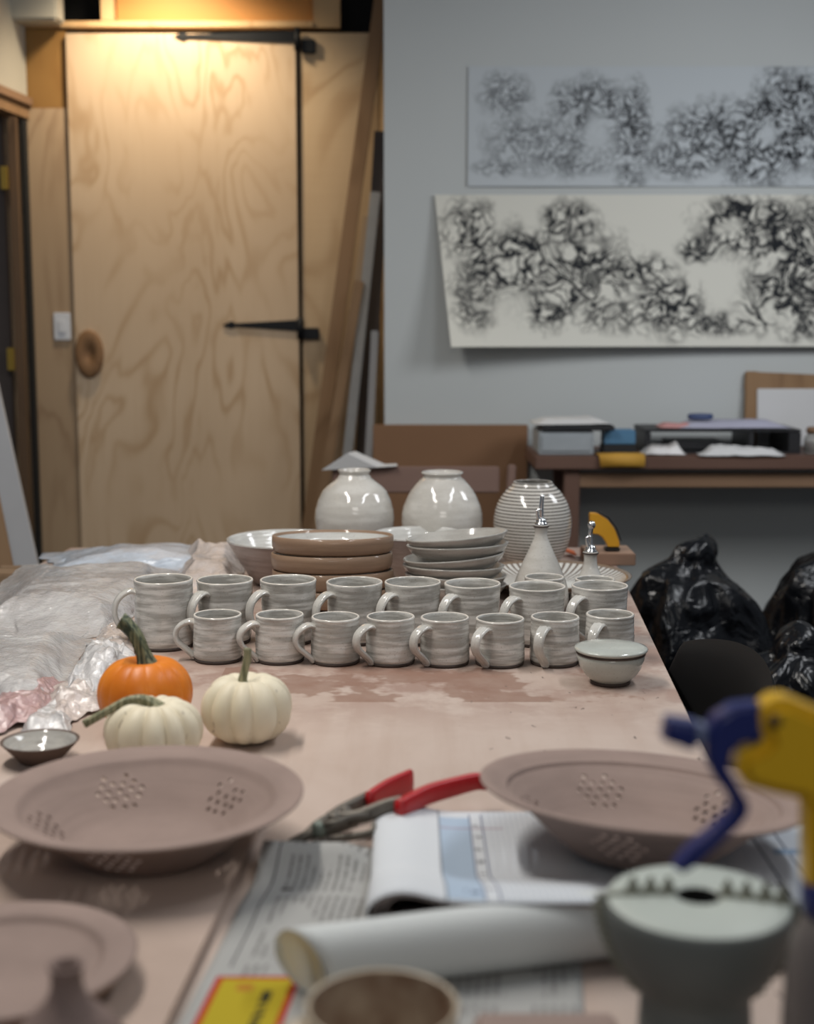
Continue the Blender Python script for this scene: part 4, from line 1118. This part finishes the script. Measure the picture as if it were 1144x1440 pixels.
# wound layers seen at the left end with a narrow slit
V, Fc = [], []
rings_ = [(1.0, .86, .0), (.95, .80, .002), (.60, .26, .003), (.56, .22, .05)]
for (fz, fx, dd) in rings_:
    for j in range(40):
        a = 2 * pi * j / 40
        c_ = A + ax.normalized() * (.001 + dd)
        of = sd_ * (.0285 * fx * .95 * cos(a)) + upv * (.0285 * fz * .97 * sin(a))
        V.append(c_ + of + axn * (.036 * (of.dot(Vector((.25, -.93, -.25))) / .0285 + 1) / 2) - Vector((A.x, A.y, TZ)))
for i in range(3):
    for j in range(40): k = (j + 1) % 40; Fc.append((i * 40 + j, i * 40 + k, (i + 1) * 40 + k, (i + 1) * 40 + j))
Fc.append(tuple(range(120, 160)))
link_mesh('roll_end', V, Fc, 'roll_in', rl)

# foreground mug
FY = .912; p = at(537, 1413, FY); h = (p.z - TZ - .001) / .80
fm = root('cream_mug', (p.x, FY, TZ + .001), 'large cream mug with stained inside, cut by the bottom edge of the photo', 'mug'); fm.scale = (.80, .80, .80)
lathe('body', [(0, .003), (.050, .003), (.056, .008), (.062, h * .4), (.066, h * .9), (.0675, h - .001), (.0668, h + .001), (.0650, h + .0015), (.0632, h)], 'fg_mug', fm, 72)
lathe('mug_inside', [(.0635, h), (.0625, h * .9), (.058, h * .4), (.050, .012), (0, .010)], 'fg_mug_in', fm, 72)
V, Fc = strap(.064, .060, h * .88, h * .20, .036, w=.012, t=.0055)
o = link_mesh('handle', V, Fc, 'fg_mug', fm); o.rotation_euler = (0, 0, R(14))
# thin board at lower centre
_q = onz(765, 1422, TZ + .01)
tag(box('clay_slab', (.115, .12, .010), (_q.x, _q.y - .06, TZ + .0052), 'clay', bev=.004), 'thin pinkish clay slab at the bottom edge beside the cream mug', 'slab')
_unused = 0

# ------------------------------------------------------------------ crested pod vessel
PY = 1.0; p = at(981, 1264, PY); H = p.z - TZ
pod = root('crested_vessel', (p.x, PY, TZ), 'pale green footed pod vessel with a toothed ridge across its top', 'vessel')
pod.rotation_euler = (0, 0, R(-7))
KP_ = .80
H = H / KP_; pod.scale = (KP_, KP_, KP_)
outp = [(.056, 0), (.057, .003), (.0545, .02), (.0525, H - .105), (.0515, H - .094), (.054, H - .086), (.063, H - .074), (.071, H - .062), (.0780, H - .048), (.0835, H - .033), (.0870, H - .018), (.0880, H - .008), (.0872, H - .003)]
outp.sort(key=lambda q: q[1])
lathe('vessel_wall', [(0, 0)] + outp + [(.0850, H - .001)], 'pod_out', pod, 96)
lathe('vessel_top', [(.0868, H - .0030), (.0845, H - .0005), (.070, H + .001), (.04, H + .0035), (.0225, H + .0042), (.0205, H + .0025)], 'pod_top', pod, 96)
lathe('vessel_hole', [(.0205, H + .0025), (.0195, H - .004), (.018, H - .045), (0, H - .048)], 'black', pod, 32)  # lining coloured black so the hole's shade is painted in
# crest: a ridge with teeth along the top and small knobs down both sides
V, Fc = [], []
def rbox(bm_, x0, z0, x1, z1, t=.0035, hgt=.003):
    d = Vector((x1 - x0, 0, z1 - z0)); L_ = d.length; an_ = math.atan2(-(z1 - z0), x1 - x0)
    bxm(bm_, (L_ + .002, t * 2, hgt), ((x0 + x1) / 2, 0, (z0 + z1) / 2), Matrix.Rotation(an_, 3, 'Y'), bev=.0008)
for sgn in (-1, 1):
    bm = bmesh.new()
    pr = [(.024, H + .0045), (.045, H + .0035), (.070, H + .0015), (.0885, H - .002)] + [q for q in outp[::-1][1:-4]]
    for a_, b_ in zip(pr[:-1], pr[1:]): rbox(bm, sgn * a_[0], a_[1], sgn * b_[0], b_[1], .0034, .0060 if a_[1] > H - .001 else .0105)
    for kx in ((.027, .0445, .062, .0785) if sgn > 0 else (.028, .0445, .061)):
        zt_ = H + .004 - (kx - .02) * .045
        c_ = bmesh.ops.create_cone(bm, segments=8, radius1=.0098, radius2=.0015, depth=.0190, cap_ends=True, matrix=Matrix.Translation((sgn * kx, 0, zt_ + .0080)) @ Matrix.Diagonal((1, .5, 1, 1)))
    # spike at the shoulder and knobs down the side
    bmesh.ops.create_cone(bm, segments=8, radius1=.0050, radius2=.0010, depth=.011, cap_ends=True, matrix=Matrix.Translation((sgn * .0915, 0, H - .001)) @ Matrix.Rotation(sgn * R(70), 4, 'Y') @ Matrix.Diagonal((1, .6, 1, 1)))
    rr_ = random.Random(3)
    for q in range(11):
        zq = H - .088 + .080 * q / 10
        rq = next((outp[i][0] + (outp[i + 1][0] - outp[i][0]) * (zq - outp[i][1]) / max(1e-6, outp[i + 1][1] - outp[i][1]) for i in range(len(outp) - 1) if outp[i][1] <= zq <= outp[i + 1][1]), .08)
        bmesh.ops.create_cone(bm, segments=6, radius1=.0062, radius2=.0025, depth=.011, cap_ends=True, matrix=Matrix.Translation((sgn * (rq + .0055), 0, zq)) @ Matrix.Rotation(sgn * R(90), 4, 'Y'))
    link_bm('crest', bm, 'pod_crest', pod)

# ------------------------------------------------------------------ spray bottle
SY = .90
ref = at(1170, 1275, SY); sc = 1 / (F / (SY * cos(PITCH) + .45 * sin(PITCH)))
sp_ = root('spray_bottle', (ref.x, SY, TZ), 'spray bottle with yellow head and navy blue trigger at right edge', 'spray bottle')
cz = ref.z - TZ
def Q(px, py):   # pixel offsets measured on the photograph -> local metres on the bottle's plane
    q = at(px, py, SY); return (q.x - ref.x, q.z - TZ)
def plate3(name, pix, y0, y1, mat, bev=.004, seg=3):
    pts = [Q(*a) for a in pix]
    bm = bmesh.new(); vs = [bm.verts.new((x, y0, z)) for x, z in pts]; fc = bm.faces.new(vs)
    ext = bmesh.ops.extrude_face_region(bm, geom=[fc]); bmesh.ops.translate(bm, vec=(0, y1 - y0, 0), verts=[v for v in ext['geom'] if isinstance(v, bmesh.types.BMVert)])
    bmesh.ops.recalc_face_normals(bm, faces=bm.faces)
    sil = [e for e in bm.edges if abs(e.verts[0].co.y - e.verts[1].co.y) < 1e-6]
    bmesh.ops.bevel(bm, geom=sil, offset=bev, segments=seg, affect='EDGES', clamp_overlap=True)
    o = link_bm(name, bm, mat, sp_, True)
    o.data.set_sharp_from_angle(angle=R(50))
    return o
# bottle body, cloudy
rb_ = .031; hb = cz - .004
lathe('bottle_body', [(0, 0), (rb_ - .004, 0), (rb_, .004), (rb_, hb * .55), (rb_ * .97, hb * .72), (rb_ * .85, hb * .88), (.020, hb * .97), (.016, hb), (0, hb)], 'bottle_plastic', sp_, 64)
lathe('collar', [(0, cz - .004), (.020, cz - .004), (.0215, cz), (.0215, cz + .017), (.020, cz + .020), (0, cz + .020)], 'blue', sp_, 48)
# head
plate3('spray_head', [(1034, 1052), (1030, 1078), (1044, 1098), (1080, 1108), (1118, 1116), (1128, 1130), (1130, 1238), (1192, 1238), (1200, 1100), (1232, 1080), (1236, 1046), (1205, 1020), (1144, 994), (1102, 976), (1082, 978), (1064, 992), (1062, 1014), (1070, 1034), (1060, 1044)], -.016, .016, 'yellow', .007, 4)
plate3('trigger', [(1064, 986), (1028, 990), (1002, 1006), (989, 1030), (990, 1062), (1002, 1090), (1020, 1112), (1028, 1130), (1020, 1146), (998, 1166), (968, 1190), (946, 1216), (958, 1222), (972, 1214), (1006, 1184), (1034, 1158), (1048, 1140), (1048, 1124), (1036, 1104), (1020, 1076), (1026, 1052), (1040, 1040), (1066, 1038), (1070, 1010)], -.010, .010, 'blue', .003)
plate3('nozzle', [(936, 1008), (930, 1036), (966, 1049), (974, 1049), (978, 1014), (968, 1012)], -.011, .011, 'blue', .003)
plate3('nozzle_ring', [(974, 1018), (972, 1044), (990, 1040), (990, 1018)], -.009, .009, 'pale_blue_ring', .002)
q = Q(1080, 1004)
bm = bmesh.new(); bmesh.ops.create_cone(bm, segments=16, radius1=.0045, radius2=.0045, depth=.003, cap_ends=True)
link_bm('pivot_pin', bm, m_plain('dark_pivot', (.10, .055, .01), .5), sp_, True, (q[0], -.0165, q[1]), (R(90), 0, 0))

# ------------------------------------------------------------------ nippers
def Wz(px, py, z): return onz(px, py, z)
np_ = root('nippers', (-.07, 1.49, TZ), 'worn steel nippers with red grips lying on the table', 'tool')
O = Vector((-.07, 1.49, TZ))
def flatbar(name, pts, w, t, mat, n=6, up=Vector((0, 0, 1)), wf=None):
    path = cr([Vector(p) - O for p in pts], n)
    def sec(i, u):
        ww = (wf(u) if wf else w); K = 12; e = .55
        return [(math.copysign(abs(cos(2 * pi * j / K)) ** e, cos(2 * pi * j / K)) * ww, math.copysign(abs(sin(2 * pi * j / K)) ** e, sin(2 * pi * j / K)) * t) for j in range(K)]
    V, Fc = sweep_data(path, sec, up)
    return link_mesh(name, V, Fc, mat, np_)
h1 = [Wz(518, 1128, TZ + .022), Wz(545, 1112, TZ + .024), Wz(577, 1099, TZ + .024)]
flatbar('grip', h1, .0155, .005, 'red', wf=lambda u: .0125 + .003 * u)
h2 = [Wz(560, 1138, TZ + .034), Wz(600, 1118, TZ + .036), Wz(640, 1106, TZ + .036), Wz(668, 1099, TZ + .036), Wz(684, 1100, TZ + .034)]
flatbar('grip', h2, .0125, .006, 'red', wf=lambda u: .0115 - .003 * abs(u - .3))
flatbar('shank', [Wz(468, 1150, TZ + .018), Wz(505, 1148, TZ + .022), Wz(540, 1136, TZ + .030), Wz(566, 1131, TZ + .034)], .009, .0055, 'steel', wf=lambda u: .0065 + .004 * u)
flatbar('shank', [Wz(462, 1152, TZ + .014), Wz(480, 1140, TZ + .018), Wz(500, 1130, TZ + .022), Wz(525, 1118, TZ + .022)], .007, .005, 'steel')
flatbar('jaw', [Wz(500, 1152, TZ + .014), Wz(470, 1164, TZ + .014), Wz(440, 1172, TZ + .012), Wz(418, 1180, TZ + .008), Wz(402, 1188, TZ + .004)], .009, .005, 'steel', wf=lambda u: .0085 * (1 - u * .75))
flatbar('jaw', [Wz(478, 1144, TZ + .016), Wz(452, 1156, TZ + .014), Wz(434, 1170, TZ + .008), Wz(424, 1182, TZ + .004)], .006, .004, 'steel', wf=lambda u: .0065 * (1 - u * .6))
flatbar('lever_arm', [Wz(446, 1160, TZ + .020), Wz(470, 1158, TZ + .026), Wz(492, 1150, TZ + .026), Wz(520, 1146, TZ + .024)], .004, .0035, 'steel')
flatbar('spring', [Wz(440, 1186, TZ + .006), Wz(470, 1180, TZ + .006), Wz(500, 1176, TZ + .010), Wz(523, 1170, TZ + .016), Wz(525, 1158, TZ + .022)], .004, .003, 'steel')
for (px, py, zz_, r_, mt) in ((448, 1160, .022, .008, 'green_part'), (470, 1148, .026, .007, 'steel'), (486, 1139, .026, .0065, 'steel')):
    q = Wz(px, py, TZ + zz_) - O
    lathe('rivet', [(0, -.012), (r_, -.011), (r_, .0), (r_ * .8, .003), (0, .004)], mt, np_, 16, loc=q)

# ------------------------------------------------------------------ plastic sheets at the left of the table
def zwrap(pt):   # hang over the left side of the table
    if pt.x < XE0 - .004:
        ov = XE0 - .004 - pt.x
        return Vector((XE0 - .012 - ov * .25, pt.y, pt.z - ov * 1.1))
    return pt
def film(name, quad, h, mat, label, cat, seed, n, sc, amp, edge=.3, fine=1.0, hf=None, lift_=0.0):
    """a rumpled film over the patch of table given by four corners: near-left, near-right, far-right, far-left"""
    q = [onz(px, py, TZ) for px, py in quad]
    c = (q[0] + q[1] + q[2] + q[3]) / 4
    def ol(u, v, x, y):
        p = q[0] * (1 - u) * (1 - v) + q[1] * u * (1 - v) + q[2] * u * v + q[3] * (1 - u) * v - c
        w = Vector((u * 3.1, v * 3.1, seed * 1.7)); amp_ = .16 * (q[1] - q[0]).length
        return p.x + noise.noise(w) * amp_ * .6 + noise.noise(w * 3.3) * amp_ * .25, p.y + noise.noise(w + Vector((4, 4, 4))) * .10 * (q[3] - q[0]).length + noise.noise(w * 3.3 + Vector((4, 4, 4))) * amp_ * .2
    return crumple(name, c.x, c.y, 1, 1, h, TZ + lift_, mat, label, cat, seed=seed, n=n, sc=sc, amp=amp, edge=edge, outline=ol, fine=fine, tz=zwrap, hf=hf)
film('clear_plastic_sheet', [(-70, 905), (140, 900), (300, 803), (30, 800)], .042, 'film_clear', 'large clear crinkled plastic sheet covering the back left of the table', 'plastic sheet', 21, (130, 130), 13, .011)
film('clear_plastic_sheet', [(-70, 1020), (66, 1005), (130, 900), (-60, 893)], .034, 'film_clear', 'smaller clear plastic sheet in front, nearer the pumpkins at left', 'plastic sheet', 33, (110, 110), 14, .010)
film('pale_blue_plastic_bag', [(50, 812), (335, 802), (345, 776), (70, 779)], .036, 'film_blue', 'pale blue plastic bag lying across the far left end of the table', 'plastic bag', 5, (80, 44), 7, .012, .45, .5)
film('crumpled_plastic', [(232, 845), (338, 836), (345, 778), (262, 782)], .030, 'film_tan', 'beige crumpled plastic heap behind the tall mug, left of the flared bowl', 'plastic sheet', 14, (70, 90), 11, .034)
film('crumpled_plastic', [(105, 960), (150, 990), (212, 880), (150, 872)], .008, 'film_tan', 'beige crumpled plastic edge beside the tall mug handle', 'plastic sheet', 17, (70, 100), 22, .022)
film('crumpled_white_film', [(72, 1000), (165, 968), (188, 918), (125, 905)], .012, 'film_white', 'white crumpled film strip reaching toward the orange pumpkin stem', 'plastic film', 25, (80, 80), 24, .030)
film('crumpled_plastic', [(66, 1030), (150, 1000), (128, 962), (60, 972)], .006, 'film_tan', 'beige crumpled plastic between pink plastic and the orange pumpkin', 'plastic sheet', 29, (70, 60), 26, .020)
film('pink_plastic_film', [(-30, 1040), (62, 1018), (100, 965), (-20, 962)], .010, 'film_pink', 'dusty pink crumpled film behind the small dark dish', 'plastic film', 31, (80, 70), 24, .026)
film('crumpled_white_film', [(28, 1042), (104, 1038), (95, 998), (42, 1002)], .006, 'film_white', 'small white crumpled film right behind the small dark dish', 'plastic film', 37, (60, 50), 26, .022)

# ------------------------------------------------------------------ black bags and office chair
def bag(X, Y, rx, ry, H, label, seed, knot=(0, 0)):
    V, Fc = [], []; nu, nv = 150, 90; S = Vector((seed * 7.1, seed * 2.3, seed))
    for j in range(nv + 1):
        t = j / nv; ph = -pi / 2 + pi * t
        for i in range(nu):
            a = 2 * pi * i / nu
            d = Vector((cos(ph) * cos(a), cos(ph) * sin(a), sin(ph)))
            pl = 0
            if t > .55: pl = (t - .55) / .45 * .13 * sin(a * 11 + 2.5 * noise.noise(d * 2 + S))
            r = 1 + .26 * noise.noise(d * 1.6 + S) - .13 * abs(noise.noise(d * 2.8 + S)) * 2 - .025 * abs(noise.noise(d * 7 + S)) * 2 + pl * cos(ph)
            pinch = 1.0
            if t > .80: pinch = 1 - .35 * sin((t - .80) / .20 * pi)
            x, y = d.x * rx * r * pinch, d.y * ry * r * pinch
            z = max(0, (d.z * (1 + .1 * noise.noise(d * 2 + S)) * .5 + .47)) * H
            if t > .86:
                kf = (t - .86) / .14
                x += knot[0] * kf; y += knot[1] * kf; z += .06 * H * kf
                rr_ = math.hypot(d.x, d.y); x += d.x * .16 * sin(kf * pi) * rx * 2; y += d.y * .16 * sin(kf * pi) * ry * 2
            V.append((x, y, z))
    for j in range(nv):
        for i in range(nu): k = (i + 1) % nu; Fc.append((j * nu + i, j * nu + k, (j + 1) * nu + k, (j + 1) * nu + i))
    o = link_mesh('rubbish_bag', V, Fc, 'bag', loc=(X, Y, 0.0))
    tag(o, label, 'rubbish bag', 'black rubbish bags on the floor')
bag(.76, 3.62, .215, .20, .80, 'black rubbish bag with tied top, nearest the far table corner', 1, (.03, 0))
bag(1.20, 3.80, .21, .22, .80, 'black rubbish bag at the right edge of the photo under the desk', 2, (-.06, -.03))
bag(.90, 3.14, .20, .18, .66, 'low black rubbish bag behind the black chair', 3)

oc = root('office_chair', (.590, 2.15, 0), 'black chair with rounded backrest beside the right table edge', 'chair', rz=R(6))
V, Fc = [], []; nu, nv = 44, 30
def super_(u, v, off):
    # u along Y, v along Z ; superellipse
    a = u * 2 - 1; b = v * 2 - 1
    y = a * math.sqrt(max(0, 1 - .5 * b * b)) if False else a
    # map square to rounded
    yy = a * math.sqrt(1 - b * b / 2); zz_ = b * math.sqrt(1 - a * a / 2)
    k_ = .50; yy = yy * k_ + a * (1 - k_); zz_ = zz_ * k_ + b * (1 - k_)
    x = .055 * yy * yy * -1 + .05 * zz_ + off
    return (x, yy * .245, .618 + zz_ * .235)
for sd2, off in ((0, 0), (1, .035)):
    for j in range(nv + 1):
        for i in range(nu + 1):
            u, v = i / nu, j / nv; e = min(u, 1 - u, v, 1 - v) * 6; e = min(1, e); e = math.sqrt(e * (2 - e))
            V.append(super_(u, v, .0175 + (off - .0175) * e))
N = (nu + 1) * (nv + 1)
for sd2 in (0, 1):
    for j in range(nv):
        for i in range(nu): a = sd2 * N + j * (nu + 1) + i; Fc.append((a, a + 1, a + nu + 2, a + nu + 1))
o = link_mesh('backrest', V, Fc, 'office', oc, loc=(-.11, 0, 0))
bm = bmesh.new(); bmesh.ops.remove_doubles(bm, verts=bm.verts, dist=1e-5); bm.free()
bm = bmesh.new(); bxm(bm, (.44, .46, .06), (.16, 0, .45), bev=.02); link_bm('seat', bm, 'office', oc, True)
bm = bmesh.new(); bxm(bm, (.02, .06, .30), (-.075, 0, .50), bev=.004); link_bm('back_support', bm, 'office', oc)
lathe('gas_column', [(0, .06), (.028, .06), (.028, .40), (0, .40)], 'office', oc, 24, loc=(.13, 0, 0))
for k in range(5):
    a = 2 * pi * k / 5 + .3
    bm = bmesh.new(); bxm(bm, (.24, .04, .03), (.13, 0, .055), bev=.006); bmesh.ops.rotate(bm, verts=bm.verts, cent=(0, 0, 0), matrix=Matrix.Rotation(a, 3, 'Z'))
    lg = link_bm('chair_leg', bm, 'office', oc, False, (.13, 0, 0))
    lathe('caster', [(0, -.012), (.024, -.012), (.026, -.008), (.026, .008), (.024, .012), (0, .012)], 'dark_plastic', lg, 20, loc=(.24 * cos(a), .24 * sin(a), .026), rot=(R(90), 0, a))

# ------------------------------------------------------------------ lights
def area(name, loc, sx, sy, power, col, rot=(0, 0, 0)):
    l = bpy.data.lights.new(name, 'AREA'); l.shape = 'RECTANGLE'; l.size = sx; l.size_y = sy; l.energy = power; l.color = col
    o = bpy.data.objects.new(name, l); COL.objects.link(o); o.location = loc; o.rotation_euler = rot; return o
area('tube_light_left', (-.75, 2.10, 2.62), .10, 1.6, 34, (1.0, .96, .90))
area('tube_light_right', (1.0, 2.10, 2.62), .10, 1.6, 18, (.92, .96, 1.0))
def aim(o, tgt): o.rotation_euler = (Vector(tgt) - o.location).to_track_quat('-Z', 'Y').to_euler()
aim(area('front_fill', (.2, -.9, 2.4), 1.2, .5, 9, (1.0, .96, .90)), (0, 1.8, .8))  # soft fill added behind the camera to brighten surfaces facing it
aim(area('wall_fill', (1.55, 3.3, 2.0), .5, .5, 10, (.95, .97, 1.0)), (.35, 4.75, 1.25))  # unseen fill added beyond the right edge to brighten the partition wall
l = bpy.data.lights.new('door_lamp', 'SPOT'); l.energy = 62; l.color = (1, .83, .60); l.shadow_soft_size = .06; l.spot_size = R(120); l.spot_blend = .8
o = bpy.data.objects.new('door_lamp', l); COL.objects.link(o); o.location = (at(215, 60, 4.85).x, 4.80, 2.72); o.rotation_euler = (R(18), 0, 0)
w = bpy.data.worlds.new('world'); SC.world = w; w.use_nodes = True
bg = w.node_tree.nodes['Background']; bg.inputs[0].default_value = (.80, .88, 1.0, 1); bg.inputs[1].default_value = .14

SC.view_settings.view_transform = 'Standard'; SC.view_settings.look = 'None'
SC.view_settings.exposure = 0.0; SC.view_settings.gamma = 1.0; SC.view_settings.use_curve_mapping = False
